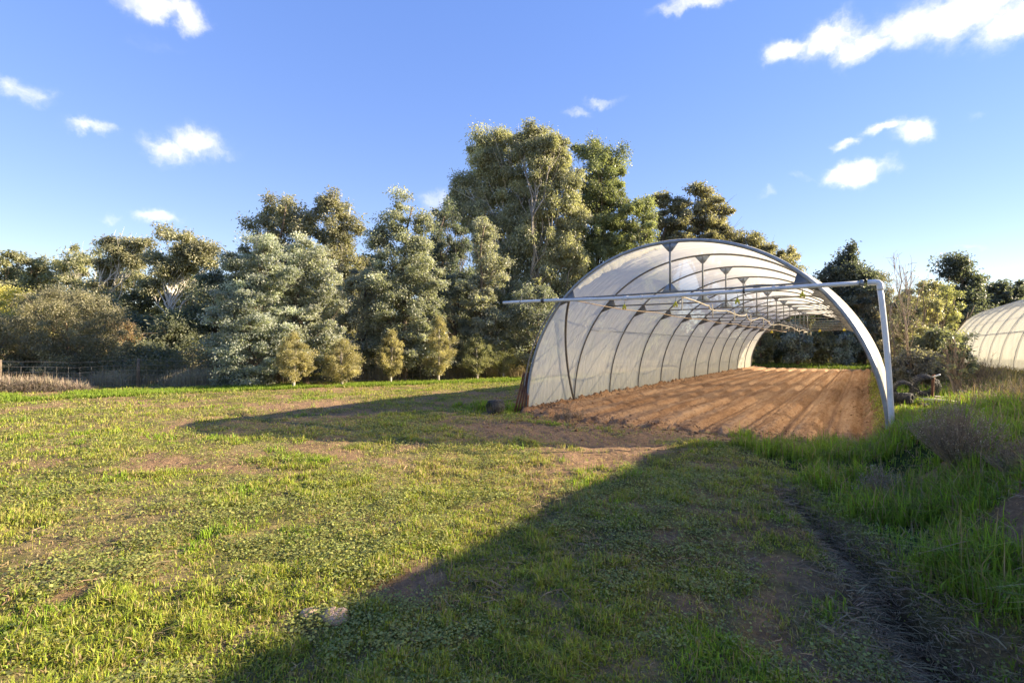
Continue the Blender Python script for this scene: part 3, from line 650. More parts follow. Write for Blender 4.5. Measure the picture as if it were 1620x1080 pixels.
def make_tree(name, label, px, d, ytop, wpx, form='dome', c1=(.10, .12, .05), c2=(.17, .17, .08), n=14000, ll=.13, lw=.022, ncl=70, cs=.16, droop=.5, bark='bark', tr=.12, lean=0, seed=0, group='trees of the belt', cat='tree', flat=.8, fork=0, clumpv=.25, vis=True, part=('trunk', 'crown'), mat='leaf', lobes=None, dead=False, stems=1, nbr=46):
    big = n > 3000; n = int(n*2.3) if big else n; cs = cs*1.12 if big else cs; ncl = int(ncl*1.45) if big else ncl; ll *= 1.0; lw *= .98
    rng = RS(seed+1000); g = gp(px, d); ztop = CAMZ+(HOR-ytop)/F*d; H = ztop-g[2]; R = wpx/F*d/2
    root = thing(name, label, cat, g, group)
    if lobes is None: K = crown_cloud(rng, form, H, R, ncl)
    else:   # lobes given as photo pixels: (px, py, half width px, half height px, weight)
        K = []; wt = np.array([q[4] if len(q) > 4 else q[2]*q[3] for q in lobes], float); wt /= wt.sum()
        rt = np.array([cy, sy, 0])
        fw = np.array([-sy, cy, 0])
        for q, w_ in zip(lobes, wt):
            m = max(2, int(ncl*w_)); u = unit(rng, m)*(rng.rand(m, 1)**.42)
            c = W(q[0], q[1], d)-g; K.append(c+rt*u[:, :1]*q[2]/F*d+fw*u[:, 1:2]*.85*q[2]/F*d+np.array([0, 0, 1])*u[:, 2:]*q[3]/F*d)
        K = np.vstack(K)
    nk = len(K)
    # trunk and limbs
    mb = MB(); top = K[np.argmax(K[:, 2])]*([.3, .3, .62] if fork else [.5, .5, .93])
    nt_ = 9; s = np.linspace(0, 1, nt_); wig = np.cumsum(rng.normal(size=(nt_, 2))*.018*H, 0); wig -= wig[:1]
    def trk(base, top_, r0, sd):
        P = np.zeros((nt_, 3)); P[:, 2] = s*top_[2]; P[:, 0] = base[0]+(top_[0]-base[0])*s**1.3+wig[:, 0]*s+lean*H*np.sin(s*pi)*.3; P[:, 1] = base[1]+(top_[1]-base[1])*s**1.3+wig[:, 1]*s
        P[0, 2] = -.15; mb.tube(P, r0*(1-.85*s**.9)+.008, 8); return P
    TP = []
    for q in range(stems):
        b = rng.normal(size=2)*.12*R*(stems > 1); t_ = top if q == 0 else K[rng.randint(nk)]
        TP.append(trk((b[0], b[1]), t_, tr*(1 if q == 0 else .7), q))
    for i in rng.permutation(nk)[:nbr]:
        P0 = TP[rng.randint(stems)]; e = K[i]; zz = e[2]*(.35+.4*rng.rand()) if form != 'spread' else e[2]*(.42+.3*rng.rand())
        st = np.array([np.interp(zz, P0[:, 2], P0[:, j]) for j in range(3)]); mid = (st+e)/2+rng.normal(size=3)*.05*R+np.array([0, 0, -.04*H if droop < 0 else .02*H])
        u = np.linspace(0, 1, 6)[:, None]; Pb = (1-u)**2*st+2*u*(1-u)*mid+u*u*e; Pb[1:-1] += rng.normal(size=(4, 3))*.012*H
        rb = tr*(.30 if fork else .18)*(1-.5*zz/H); mb.tube(Pb, rb*(1-.8*u[:, 0])+.004, 5, False)
        for _ in range(2):
            e2 = e+rng.normal(size=3)*cs*R; mb.tube([Pb[3], (Pb[3]+e2)/2+rng.normal(size=3)*.03*R, e2], [rb*.4+.003, rb*.25+.003, .004], 4, False)
        if dead:
            for _ in range(7):
                e2 = Pb[rng.randint(2, 6)]; e3 = e2+(unit(rng, 1)[0]+[0, 0, .6])*R*.5*rng.rand(); mb.tube([e2, (e2+e3)/2+rng.normal(size=3)*.02*R, e3], [.005, .004, .002], 3, False)
    mb.build(part[0], M[bark], root, True)
    if n:
        ci = rng.randint(0, nk, n); rad = min(cs*R, 1.15)*(.45+1.0*rng.rand(nk)**1.5); ax3 = .55+.8*rng.rand(nk, 3)
        off = rng.normal(size=(n, 3))*.50*ax3[ci]; off += unit(rng, n)*(.55*(rng.rand(n, 1) < .15)); off = np.clip(off, -1.25, 1.25); off[:, 2] *= flat; off[:, 2] -= .35*max(droop, 0)*np.abs(off[:, 0]*off[:, 1])
        P = K[ci]+off*rad[ci][:, None]; P[:, 2] = np.maximum(P[:, 2], .06)
        D = unit(rng, n)*(1-abs(droop)*.6)+np.array([0, 0, -1.])*droop+off*.5; D /= np.linalg.norm(D, axis=1)[:, None]
        Nn = unit(rng, n)
        cb = rng.rand(nk)[ci][:, None]; br = (1+clumpv*(rng.rand(nk)*2-1))[ci][:, None]
        mixf = np.clip(cb*.7+rng.rand(n, 1)*.6-.15, 0, 1); cc = (np.array(c1)*(1-mixf)+np.array(c2)*mixf)*br
        cc = cc*.66+cc.mean(1, keepdims=True)*.33*np.array([1, 1, .95]); cc = np.clip((1.40*cc+.028)*np.array([.96, 1.0, 1.0])*(1+.22*(rng.rand(n, 1)*2-1)), .005, .9)
        l = ll*(.6+.8*rng.rand(n)); w = lw*(.6+.8*rng.rand(n))
        V, Q, col = leaves(P, D, Nn, l, w, cc); mesh(part[1], V, Q, M[mat], root, col=col)
    return root
OL = ((.125, .13, .05), (.30, .28, .125)); SIL = ((.10, .12, .09), (.36, .38, .32)); DG = ((.07, .085, .035), (.18, .19, .09))
BG = ((.13, .115, .05), (.25, .21, .095)); GOLD = ((.18, .15, .04), (.38, .30, .10)); BLUE = ((.10, .135, .125), (.26, .31, .28)); YG = ((.13, .14, .045), (.27, .26, .09))
def T(*a, **k):
    c = k.pop('pal', OL); return make_tree(*a, c1=c[0], c2=c[1], **k)
# far left, behind
T('gum_tree', 'dull green rounded gum tree at the far left edge, behind the yellow wattle', 12, 44, 397, 95, 'dome', n=9000, ll=.26, lw=.05, ncl=60, seed=1)
T('gum_tree', 'low olive gum crown just right of the leftmost gum', 75, 46, 404, 80, 'dome', n=9000, ll=.26, lw=.05, ncl=50, cs=.2, seed=2)
T('gum_tree', 'gum with a small topknot standing left of the leaning white gum', 128, 45, 388, 75, 'tall', n=9000, ll=.26, lw=.05, ncl=50, cs=.2, seed=3, bark='whitebark')
T('gum_tree', 'open crowned gum with a leaning white trunk', 165, 38, 372, 110, 'spread', pal=((.125, .115, .05), (.30, .27, .135)), n=11000, ll=.2, lw=.04, bark='whitebark', tr=.20, fork=1, seed=4, flat=.75, ncl=60, nbr=20,
  lobes=[(188, 390, 30, 14), (226, 384, 14, 9), (172, 385, 12, 9), (205, 408, 22, 15), (165, 420, 18, 12), (232, 440, 14, 12), (165, 450, 16, 18)])
T('gum_tree', 'tall forked white gum with flat umbrella clumps of leaves', 272, 36, 362, 120, 'spread', pal=((.125, .115, .05), (.30, .27, .135)), n=13000, ll=.2, lw=.04, bark='whitebark', tr=.22, fork=1, seed=5, flat=.75, ncl=70, nbr=22,
  lobes=[(262, 368, 12, 7), (290, 374, 20, 8), (325, 392, 20, 9), (300, 400, 28, 14), (250, 412, 22, 14), (280, 425, 30, 16), (325, 415, 16, 10), (240, 450, 16, 12), (320, 460, 18, 14)])
T('wattle_tree', 'bright yellow flowering wattle at the left edge', 18, 27, 456, 105, 'dome', pal=((.30, .27, .03), (.62, .50, .04)), n=12000, ll=.09, lw=.03, ncl=70, cs=.2, droop=0, seed=6)
T('bushy_tree', 'dark evergreen tree under the leaning white gum', 140, 31, 462, 110, 'dome', pal=DG, n=12000, ll=.18, lw=.035, ncl=60, cs=.2, seed=7)
T('bushy_tree', 'dark evergreen tree between the two white gums', 228, 32, 500, 80, 'bush', pal=DG, n=11000, ll=.18, lw=.035, ncl=60, cs=.2, seed=8)
T('bushy_tree', 'dense dark tree left of the largest silver tree', 335, 27, 430, 110, 'dome', pal=((.06, .075, .04), (.14, .155, .085)), n=16000, ll=.15, lw=.03, ncl=80, cs=.2, seed=9)
T('bushy_tree', 'low dark evergreen below the tall forked white gum', 285, 26, 490, 110, 'bush', pal=DG, n=14000, ll=.14, lw=.03, ncl=70, cs=.2, seed=10)
T('rusty_tree', 'small tree with rusty orange new leaves among dark evergreens', 192, 24, 508, 52, 'dome', pal=((.19, .11, .035), (.34, .20, .07)), n=4500, ll=.12, lw=.03, ncl=26, cs=.28, seed=11)
T('bushy_tree', 'dull brown green bushy tree under the rusty orange one', 230, 22.5, 545, 120, 'bush', pal=DG, n=9000, ll=.12, lw=.03, ncl=50, cs=.22, seed=12)
T('large_shrub', 'large olive brown shrub with many pale stems behind the fence', 98, 20, 458, 185, 'bush', pal=((.125, .108, .05), (.26, .22, .105)), n=30000, ll=.085, lw=.016, ncl=190, cs=.13, droop=.1, stems=6, tr=.05, bark='twig', seed=13, cat='shrub', group='shrubs by the fence')
T('large_shrub', 'olive brown shrub cut by the left edge, under the yellow wattle', -25, 19, 490, 170, 'bush', pal=((.125, .108, .05), (.25, .215, .10)), n=20000, ll=.085, lw=.016, ncl=120, cs=.14, droop=.1, stems=5, tr=.05, bark='twig', seed=14, cat='shrub', group='shrubs by the fence')
# the silver and olive belt
T('gum_tree', 'olive brown gum rising behind the largest silver tree, left of two', 447, 27, 303, 135, 'tall', n=20000, ll=.16, lw=.03, ncl=90, cs=.17, seed=15, tr=.16,
  lobes=[(436, 325, 28, 20), (410, 350, 18, 15), (455, 345, 30, 20), (475, 365, 25, 20), (430, 400, 45, 40), (470, 450, 45, 60), (400, 450, 30, 60)], pal=((.125, .12, .055), (.29, .25, .13)))
T('gum_tree', 'olive brown gum rising behind the second silver tree, right of two', 530, 27, 303, 115, 'tall', n=19000, ll=.16, lw=.03, ncl=90, cs=.17, seed=16, tr=.16, bark='whitebark',
  lobes=[(505, 330, 22, 22), (536, 325, 18, 22), (515, 365, 30, 20), (550, 365, 20, 25), (530, 410, 40, 40), (555, 430, 22, 40), (525, 490, 45, 60)], pal=((.125, .12, .055), (.29, .25, .13)))
T('silver_tree', 'largest silver leaved tree, its skirt reaching the grass', 398, 18.9, 372, 150, 'cone', pal=SIL, n=36000, ll=.085, lw=.024, ncl=220, cs=.15, droop=.1, seed=17, flat=.45, tr=.1,
  lobes=[(412, 390, 26, 22), (375, 420, 28, 25), (430, 430, 40, 35), (390, 460, 45, 35), (360, 500, 30, 30), (415, 510, 55, 40), (370, 550, 42, 35), (440, 560, 40, 35), (385, 595, 40, 18, 1400)])
T('silver_tree', 'second silver leaved tree with a brownish top', 485, 20.3, 372, 130, 'cone', pal=((.13, .14, .10), (.40, .395, .33)), n=32000, ll=.09, lw=.024, ncl=180, cs=.15, droop=.1, seed=18, flat=.5,
  lobes=[(475, 395, 25, 25), (500, 420, 35, 30), (520, 460, 30, 30), (470, 460, 45, 40), (500, 510, 50, 40), (475, 555, 50, 30), (525, 550, 30, 30)])
T('silver_tree', 'short pinkish silver tree between the second silver and the conical tree', 572, 22.5, 425, 75, 'dome', pal=((.17, .16, .12), (.37, .34, .27)), n=12000, ll=.10, lw=.025, ncl=70, cs=.2, droop=.2, seed=19)
T('conical_tree', 'tall grey green conical tree with pointed twin tops', 640, 22, 300, 150, 'cone', pal=((.11, .12, .07), (.32, .32, .23)), n=40000, ll=.10, lw=.026, ncl=210, cs=.14, droop=.15, seed=20, flat=.6, tr=.14,
  lobes=[(630, 322, 12, 22), (625, 355, 22, 22), (665, 350, 15, 25), (598, 385, 20, 25), (640, 395, 42, 30), (620, 440, 50, 35), (670, 440, 35, 40), (640, 500, 62, 45), (600, 540, 35, 35), (670, 550, 45, 40)])
T('gum_tree', 'slender dark blue green tree behind the gap beside the conical tree', 712, 29, 322, 75, 'tall', pal=((.055, .075, .055), (.12, .145, .10)), n=12000, ll=.15, lw=.03, ncl=60, cs=.2, seed=21)
T('silver_tree', 'narrow pinkish silver tree in front of the tallest gum', 765, 24, 335, 100, 'cone', pal=((.14, .14, .09), (.34, .32, .24)), n=26000, ll=.10, lw=.026, ncl=150, cs=.17, droop=.25, seed=22, flat=.6,
  lobes=[(768, 352, 14, 20), (765, 385, 22, 25), (775, 425, 30, 30), (755, 470, 35, 35), (770, 520, 42, 40), (745, 560, 35, 30)])
T('silver_tree', 'broad silver tree partly hidden by the tunnel front', 845, 24.5, 455, 100, 'dome', pal=((.08, .09, .06), (.22, .23, .17)), n=16000, ll=.10, lw=.026, ncl=90, cs=.18, droop=.2, seed=23)
T('silver_tree', 'dull silver tree between conical tree and narrow pinkish one', 715, 24.5, 430, 80, 'dome', pal=((.08, .095, .06), (.21, .22, .165)), n=13000, ll=.10, lw=.026, ncl=80, cs=.18, seed=24)
BIG = ((.16, .155, .07), (.37, .34, .19))
T('gum_tree', 'tall gum with a drooping dome, left of the tallest pair', 792, 33, 203, 190, 'tall', pal=BIG, n=60000, ll=.17, lw=.03, ncl=210, cs=.12, droop=.75, seed=25, tr=.28, bark='whitebark', fork=1, flat=1.0,
  lobes=[(765, 225, 26, 20), (795, 235, 32, 30), (770, 262, 28, 30), (735, 300, 26, 25), (725, 330, 16, 22), (790, 290, 40, 35), (760, 340, 35, 35), (805, 350, 35, 40), (790, 410, 40, 45), (800, 470, 45, 45)])
T('gum_tree', 'tallest gum of the belt with weeping olive brown foliage', 862, 32, 193, 170, 'tall', pal=BIG, n=66000, ll=.17, lw=.03, ncl=230, cs=.12, droop=.75, seed=26, tr=.24, bark='greybark', fork=1, flat=1.0,
  lobes=[(848, 212, 22, 18), (835, 240, 30, 30), (870, 240, 30, 35), (895, 280, 28, 35), (850, 290, 40, 40), (905, 330, 28, 35), (870, 350, 42, 40), (840, 390, 35, 40), (890, 410, 40, 45), (860, 470, 50, 50)])
T('gum_tree', 'rich green rounded gum just right of the tallest one', 945, 34, 213, 125, 'tall', pal=((.09, .115, .035), (.22, .235, .08)), n=46000, ll=.15, lw=.034, ncl=180, cs=.15, droop=.45, seed=27, tr=.22, flat=.9,
  lobes=[(930, 234, 26, 18), (962, 246, 28, 22), (945, 275, 42, 32), (970, 285, 22, 30), (935, 320, 45, 35), (965, 335, 35, 35), (960, 380, 55, 40), (920, 400, 45, 50), (940, 450, 60, 40)])
T('gum_tree', 'lower bright green gum whose crown meets the tunnel roofline', 1000, 33, 305, 105, 'dome', pal=((.11, .13, .035), (.24, .25, .085)), n=34000, ll=.15, lw=.036, ncl=110, cs=.17, droop=.5, seed=28)
CL = ((.125, .11, .05), (.25, .205, .10))
T('gum_tree', 'brownish gum of rounded clumps just left of the spiky topped one', 1062, 45, 305, 95, 'spread', pal=CL, n=12000, ll=.26, lw=.05, seed=29, ncl=60, flat=.7, tr=.25, fork=1,
  lobes=[(1050, 322, 25, 14), (1075, 325, 18, 12), (1062, 350, 32, 18), (1035, 345, 14, 14), (1075, 385, 35, 25)])
T('gum_tree', 'brownish gum with a ragged high top above the tunnel ridge', 1125, 45, 290, 110, 'spread', pal=CL, n=14000, ll=.26, lw=.05, seed=30, ncl=70, flat=.6, tr=.28, fork=1,
  lobes=[(1115, 300, 20, 9), (1120, 320, 25, 12), (1150, 333, 18, 8), (1095, 340, 18, 14), (1125, 355, 30, 16), (1110, 385, 40, 20), (1150, 375, 18, 12)])
T('gum_tree', 'low brownish gum sloping down behind the tunnel crown', 1205, 46, 366, 110, 'dome', pal=CL, n=13000, ll=.26, lw=.05, seed=31, ncl=60, flat=.7, tr=.25,
  lobes=[(1178, 380, 24, 14), (1210, 390, 24, 14), (1240, 405, 24, 14), (1200, 420, 45, 25), (1160, 395, 20, 15), (1150, 430, 30, 30)])
T('gum_tree', 'low olive crown peeping over the middle of the tunnel roof', 1255, 48, 396, 60, 'dome', pal=CL, n=6000, ll=.27, lw=.055, seed=32, ncl=30, cs=.28)
# beyond the tunnel's far end and right of it
BK = 'trees beyond the far end of the tunnel'
T('conical_tree', 'dark blue green conical tree rising above the right side of the tunnel', 1340, 38, 390, 92, 'cone', pal=((.04, .055, .04), (.11, .125, .095)), n=20000, ll=.19, lw=.05, seed=33, ncl=120, cs=.19, droop=.1, group=BK,
  lobes=[(1342, 402, 14, 16), (1335, 428, 25, 16), (1360, 440, 28, 18), (1315, 440, 18, 12), (1345, 470, 42, 28), (1345, 520, 42, 35)])
for i, (px, d, yt, w, pal, lab) in enumerate((
        (1203, 38, 505, 40, DG, 'dark tree seen through the tunnel beside its left wall'), (1228, 40, 486, 50, DG, 'shadowed green tree left of the bluish one, seen through the tunnel'),
        (1262, 37, 512, 44, BLUE, 'bluish grey bushy tree in the centre of the far tunnel opening'), (1290, 42, 470, 55, YG, 'yellow green lit tree behind the bluish one through the tunnel'),
        (1300, 37.5, 512, 40, OL, 'slender olive tree just right of the bluish one'), (1332, 37, 500, 50, BLUE, 'dark blue leaved tree right of centre in the far opening'),
        (1368, 38, 505, 45, DG, 'dark tree seen through the tunnel beside its right wall'))):
    T('background_tree', lab, px, d, yt, w, 'dome', pal=pal, n=6500, ll=.16, lw=.05, ncl=46, cs=.24, seed=40+i, group=BK)
T('gum_tree', 'small leafy gum tree at the roof shoulder behind the riser pipe', 1385, 41, 432, 62, 'tall', pal=((.10, .09, .045), (.24, .19, .10)), n=8000, ll=.13, lw=.026, ncl=60, cs=.2, seed=50, group=BK)
RT = 'dark trees behind the second tunnel'
T('conical_tree', 'dark tree with a high ragged top beside the second tunnel', 1527, 37, 401, 84, 'cone', pal=((.035, .048, .032), (.10, .115, .075)), n=16000, ll=.2, lw=.05, seed=51, ncl=90, cs=.2, group=RT,
  lobes=[(1525, 412, 30, 8), (1520, 430, 20, 10), (1540, 440, 14, 10), (1525, 462, 32, 18), (1530, 500, 38, 25), (1500, 480, 20, 15), (1530, 550, 40, 30)])
T('dark_tree', 'lower dark tree right of the ragged topped one, above the second tunnel', 1570, 38, 447, 66, 'dome', pal=((.035, .048, .032), (.10, .115, .075)), n=9000, ll=.2, lw=.05, seed=52, ncl=50, cs=.22, group=RT)
T('dark_tree', 'dark tree at the right edge above the second tunnel roof', 1606, 38, 443, 60, 'dome', pal=((.035, .048, .032), (.10, .115, .075)), n=9000, ll=.2, lw=.05, seed=53, ncl=50, cs=.22, group=RT)
T('dark_tree', 'dark tree cut by the right edge of the frame', 1645, 39, 446, 60, 'dome', pal=((.035, .048, .032), (.10, .115, .075)), n=8000, ll=.2, lw=.05, seed=54, ncl=50, cs=.22, group=RT)
# thicket between the two tunnels
TH = 'thicket between the two tunnels'
BR = ((.13, .10, .055), (.28, .21, .12))
for i, (nm, px, d, yt, w, f, pal, n, lab) in enumerate((
        ('thicket_shrub', 1378, 37, 455, 62, 'dome', BR, 6500, 'brown leaved tree beyond the far end of the tunnel, seen between the tunnel film and the riser pipe'),  # a tree past the far tunnel end, built along with the thicket shrubs
        ('thicket_shrub', 1428, 20, 468, 56, 'dome', BR, 8500, 'brown leaved shrub just right of the riser pipe'),
        ('thicket_shrub', 1455, 15.5, 445, 75, 'dome', ((.14, .125, .05), (.31, .27, .11)), 9000, 'yellow brown leafy sapling in the middle of the thicket'),
        ('thicket_shrub', 1488, 17, 450, 62, 'dome', ((.15, .15, .045), (.35, .33, .10)), 7500, 'bright yellow green sapling at the thicket right side'),
        ('thicket_shrub', 1482, 14, 520, 80, 'bush', ((.07, .08, .03), (.17, .17, .065)), 8000, 'dark green shrub at the foot of the thicket, right side'),
        ('thicket_shrub', 1452, 13.5, 555, 80, 'bush', ((.12, .10, .07), (.22, .185, .13)), 9000, 'grey brown twiggy shrub behind the wire rolls'),
        ('thicket_shrub', 1512, 11, 527, 46, 'dome', ((.08, .09, .04), (.20, .185, .09)), 700, 'thin sapling with hanging leaves in front of the second tunnel'))):
    T(nm, lab, px, d, yt, w, f, pal=pal, n=n, ll=.17 if d > 30 else .085 if d > 12 else .07, lw=.03 if d > 30 else .016, ncl=60, cs=.2 if n > 1000 else .12, droop=.5, seed=60+i, group=TH, cat='shrub', bark='twig', tr=.035, stems=4, part=('stems', 'foliage'))
T('bare_sapling', 'leafless grey sapling poking above the thicket', 1432, 13.5, 402, 70, 'dome', n=120, ll=.06, lw=.012, ncl=26, cs=.1, seed=70, group=TH, cat='sapling', bark='twig', tr=.018, stems=2, dead=True, nbr=22, part=('stems', 'foliage'))
T('bare_sapling', 'leafless brown stems leaning behind the riser pipe', 1414, 15, 470, 24, 'dome', n=200, ll=.06, lw=.012, ncl=20, cs=.1, seed=71, group=TH, cat='sapling', bark='twig', tr=.02, stems=3, dead=True, nbr=14, part=('stems', 'foliage'))
# young golden trees in a row in front of the fence
YT = 'young golden trees in a row before the belt'
for i, (px, yb, yt, w, lab) in enumerate(((465, 614, 527, 56, 'young golden tree before the largest silver trees, leftmost of the row'), (541, 610, 536, 66, 'young golden tree with a wide round crown, second of the row'),
        (618, 606, 521, 42, 'young golden tree with a narrow crown, third of the row'), (694, 603, 502, 46, 'tallest young golden tree, an upright column'),
        (755, 600, 527, 54, 'young golden tree right of the tallest column'), (796, 598, 532, 48, 'dull golden tree close behind its neighbour in the row'), (838, 596, 525, 44, 'young golden tree half hidden by the tunnel edge'))):
    d = CAMZ*F/(yb-HOR)
    T('young_tree', lab, px, d, yt, w, 'egg', pal=GOLD if i < 4 else ((.13, .135, .04), (.27, .25, .085)), n=11000, ll=.055, lw=.010, ncl=70, cs=.19, lean=.03*(i % 3-1), droop=-.25, bark='paintedtrunk', tr=.05, nbr=10, seed=80+i, group=YT, clumpv=.3)
# more trees deep in the belt close the gaps
for i, (px, d, yt, w, lab) in enumerate(((300, 44, 425, 110, 'dull tree deep behind the tall forked white gum'), (205, 44, 425, 110, 'dull tree deep behind the leaning white gum'), (40, 48, 430, 120, 'dull tree deep behind the yellow wattle'), (590, 34, 400, 110, 'dark tree filling the gap behind the conical tree'), (680, 36, 380, 90, 'dark tree far behind the conical tree right side'), (890, 38, 380, 130, 'dark tree deep behind the tallest gums'), (430, 34, 420, 130, 'dark tree deep behind the silver pair'), (760, 38, 430, 120, 'dark tree deep behind the narrow silver tree'), (340, 40, 440, 110, 'dark tree deep behind the evergreen beside the silver tree'), (1010, 40, 400, 130, 'dark tree deep behind the bright green gum'))):
    T('dark_tree', lab, px, d, yt, w, 'dome', pal=DG, n=9000, ll=.24, lw=.06, ncl=60, cs=.22, seed=90+i)

# ------------------------------------------------------------------ shrubs near the camera
def dry_shrub(label, px, d, h, w, seed, col, nst=110, name='dry_shrub', leafy=0, zb=0):
    rng = RS(seed+500); g = gp(px, d); root = thing(name, label, 'shrub', g, 'dead shrubs in the grass')
    mb = MB(); tips = []
    for i in range(nst):
        a = rng.rand()*2*pi; sp = rng.rand()**.6*w/2; e = np.array([cos(a)*sp, sin(a)*sp, h*(1-.45*(sp/(w/2))**1.6)*(.7+.35*rng.rand())])
        b = e*[.12, .12, 0]; m = (b+e)/2+rng.normal(size=3)*.03*w; u = np.linspace(0, 1, 6)[:, None]; P = (1-u)**2*b+2*u*(1-u)*m+u*u*e; P[1:] += rng.normal(size=(5, 3))*.006
        mb.tube(P, np.linspace(.0045, .0016, 6), 4, False)
        for q in range(7):
            s = P[rng.randint(2, 6)]; e2 = s+(unit(rng, 1)[0]*.5+[0, 0, .5]+e/h*.3)*h*.28*rng.rand(); mb.tube([s, (s+e2)/2+rng.normal(size=3)*.006, e2], [.0022, .0017, .0010], 3, False); tips.append(e2); tips.append((s+e2)/2)
    mb.build('twigs', M['twig'], root)
    tips = np.array(tips); n = len(tips)*(1+leafy); ci = rng.randint(0, len(tips), n); P = tips[ci]+rng.normal(size=(n, 3))*.014
    V, Q, c = leaves(P, unit(rng, n), unit(rng, n), .010+.012*rng.rand(n), .0025+.003*rng.rand(n), colr(rng, n, col, .35, .08)); mesh('dry_leaves', V, Q, M['straw'], root, col=c)
GB = (.42, .35, .25)
dry_shrub('large grey brown dry shrub on the grassy bank', 1512, 4.75, .60, .72, 1, GB, 190)
dry_shrub('smaller ash grey dead shrub at the rut head', 1394, 4.75, .34, .46, 2, (.30, .26, .21), 100)
dry_shrub('reddish brown dry shrub low at the right edge', 1612, 3.9, .30, .5, 3, (.17, .125, .09), 110)
dry_shrub('low dry grey weed clump behind the large dry shrub', 1570, 8.6, .45, 1.1, 4, GB, 45)
dry_shrub('brown weed mound on the bank before the second tunnel', 1535, 10.8, .45, 1.1, 5, (.20, .15, .09), 50)
dry_shrub('tall brown dock stems standing before the second tunnel', 1556, 13.5, .95, 1.0, 6, (.18, .12, .08), 60)
dry_shrub('pale dry weed clump at the right frame edge on the bank', 1612, 9.5, .5, 1.2, 7, (.30, .25, .16), 50)
dry_shrub('dark dead weed growing against the left film wall', 897, 9.9, .42, .28, 8, (.10, .075, .055), 26)
dry_shrub('small withered weed beside the dark one at the film wall', 880, 10.0, .22, .22, 9, (.15, .12, .07), 18)
dry_shrub('brown weed tuft beside the first inner arch foot', 918, 10.6, .26, .40, 10, (.15, .11, .06), 30)

# undergrowth along the fence, dry brush, straw
def undergrowth():
    rng = RS(200); V = []; Q = []; Cc = []; n0 = 0
    cl = []
    for i in range(520):
        px = -120+rng.rand()*1080; base = np.interp(px, [-120, 0, 219, 440, 632, 790, 960], [17.5, 18.6, 19.4, 21.2, 23, 25.6, 28]); d = base+rng.rand()*6
        p = W(px, HOR, d); cl.append((p[0], p[1], .15+rng.rand()*1.15, .45+.4*rng.rand()))
    for i in range(170):
        px = 1185+rng.rand()*230; d = 42+rng.rand()*5; p = W(px, HOR, d); cl.append((p[0], p[1], .2+rng.rand()*1.3, .6+.5*rng.rand()))
    cl = np.array(cl); n = 130000; ci = rng.randint(0, len(cl), n); o = unit(rng, n)*rng.rand(n, 1)**.4
    P = np.stack([cl[ci, 0], cl[ci, 1], cl[ci, 2]], 1)+o*cl[ci, 3][:, None]*[1, 1, .7]; P[:, 2] = np.abs(P[:, 2])
    tone = rng.rand(len(cl))[ci][:, None]; c = colr(rng, n, (1, 1, 1), .3, .1)*((1-tone)*np.array([.11, .12, .055])+tone*np.array([.34, .29, .18]))
    V, Q, c = leaves(P, unit(rng, n), unit(rng, n), .07+.08*rng.rand(n), .018+.016*rng.rand(n), c)
    tag(mesh('undergrowth', V, Q, M['leaf'], col=c), 'dark tangled undergrowth beneath the tree belt', 'undergrowth', kind='stuff')
    n = 60000; px = -120+rng.rand(n)*1080; d = np.interp(px, [-120, 0, 219, 440, 632, 790, 960], [16.6, 17.6, 18.6, 20.4, 22.2, 24.8, 27])+rng.rand(n)*3.0
    xc = (px-810)/F*d; x = xc*cy-d*sy; y = xc*sy+d*cy; nn = fbm(x*.7, y*.7, 301); k = rng.rand(n) < ss(.35, .6, nn); x, y, px = x[k], y[k], px[k]; n = len(x)
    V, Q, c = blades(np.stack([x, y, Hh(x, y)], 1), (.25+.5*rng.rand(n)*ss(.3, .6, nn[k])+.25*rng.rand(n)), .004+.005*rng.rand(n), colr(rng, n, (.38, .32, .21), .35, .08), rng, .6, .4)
    tag(mesh('dry_grass', V, Q, M['straw'], col=c), 'tall straw coloured dry grass along the fence', 'dry grass', kind='stuff')
    # grey brush heap at far left in front of the fence
    n = 24000; px = -160+rng.rand(n)*300; d = np.interp(px, [-160, 140], [15.0, 17.0])+rng.rand(n)*1.2; xc = (px-810)/F*d; x = xc*cy-d*sy; y = xc*sy+d*cy
    hh = .45*(1-ss(60, 150, px))*(.5+fbm(x*1.5, y*1.5, 305))
    V, Q, c = blades(np.stack([x, y, Hh(x, y)+hh*rng.rand(n)*.7], 1), .15+.3*rng.rand(n), .004+.004*rng.rand(n), colr(rng, n, (.30, .245, .185), .35, .08), rng, 2.2, .2)
    tag(mesh('dry_brush', V, Q, M['straw'], col=c), 'heap of pale dry brush before the fence at far left', 'brush', kind='stuff')
    # bright green verge before the fence
    n = 60000; px = -60+rng.rand(n)*900; d = np.interp(px, [-60, 0, 219, 440, 632, 840], [14.0, 14.6, 16.4, 18.4, 20.5, 23])+rng.rand(n)*np.interp(px, [0, 840], [2.0, 1.2])-1.2; xc = (px-810)/F*d; x = xc*cy-d*sy; y = xc*sy+d*cy
    nn = fbm(x*.8, y*.8, 306); k = rng.rand(n) < ss(.3, .55, nn); x, y = x[k], y[k]; n = len(x)
    V, Q, c = blades(np.stack([x, y, Hh(x, y)], 1), .06+.10*rng.rand(n), .006+.005*rng.rand(n), colr(rng, n, (.17, .25, .035), .3, .1), rng, .8, .4)
    tag(mesh('verge_grass', V, Q, M['grass'], col=c), 'bright green grass verge before the fence and young trees', 'grass', kind='stuff')
    # grass strip beyond the far tunnel end
    n = 26000; x = -14+rng.rand(n)*22; y = 40.3+rng.rand(n)*9
    V, Q, c = blades(np.stack([x, y, Hh(x, y)], 1), .12+.18*rng.rand(n), .012+.012*rng.rand(n), colr(rng, n, (.12, .17, .035), .3, .1), rng, .8, .4)
    tag(mesh('far_grass', V, Q, M['grass'], col=c), 'green grass strip beyond the far end of the tunnel', 'grass', kind='stuff')
undergrowth()
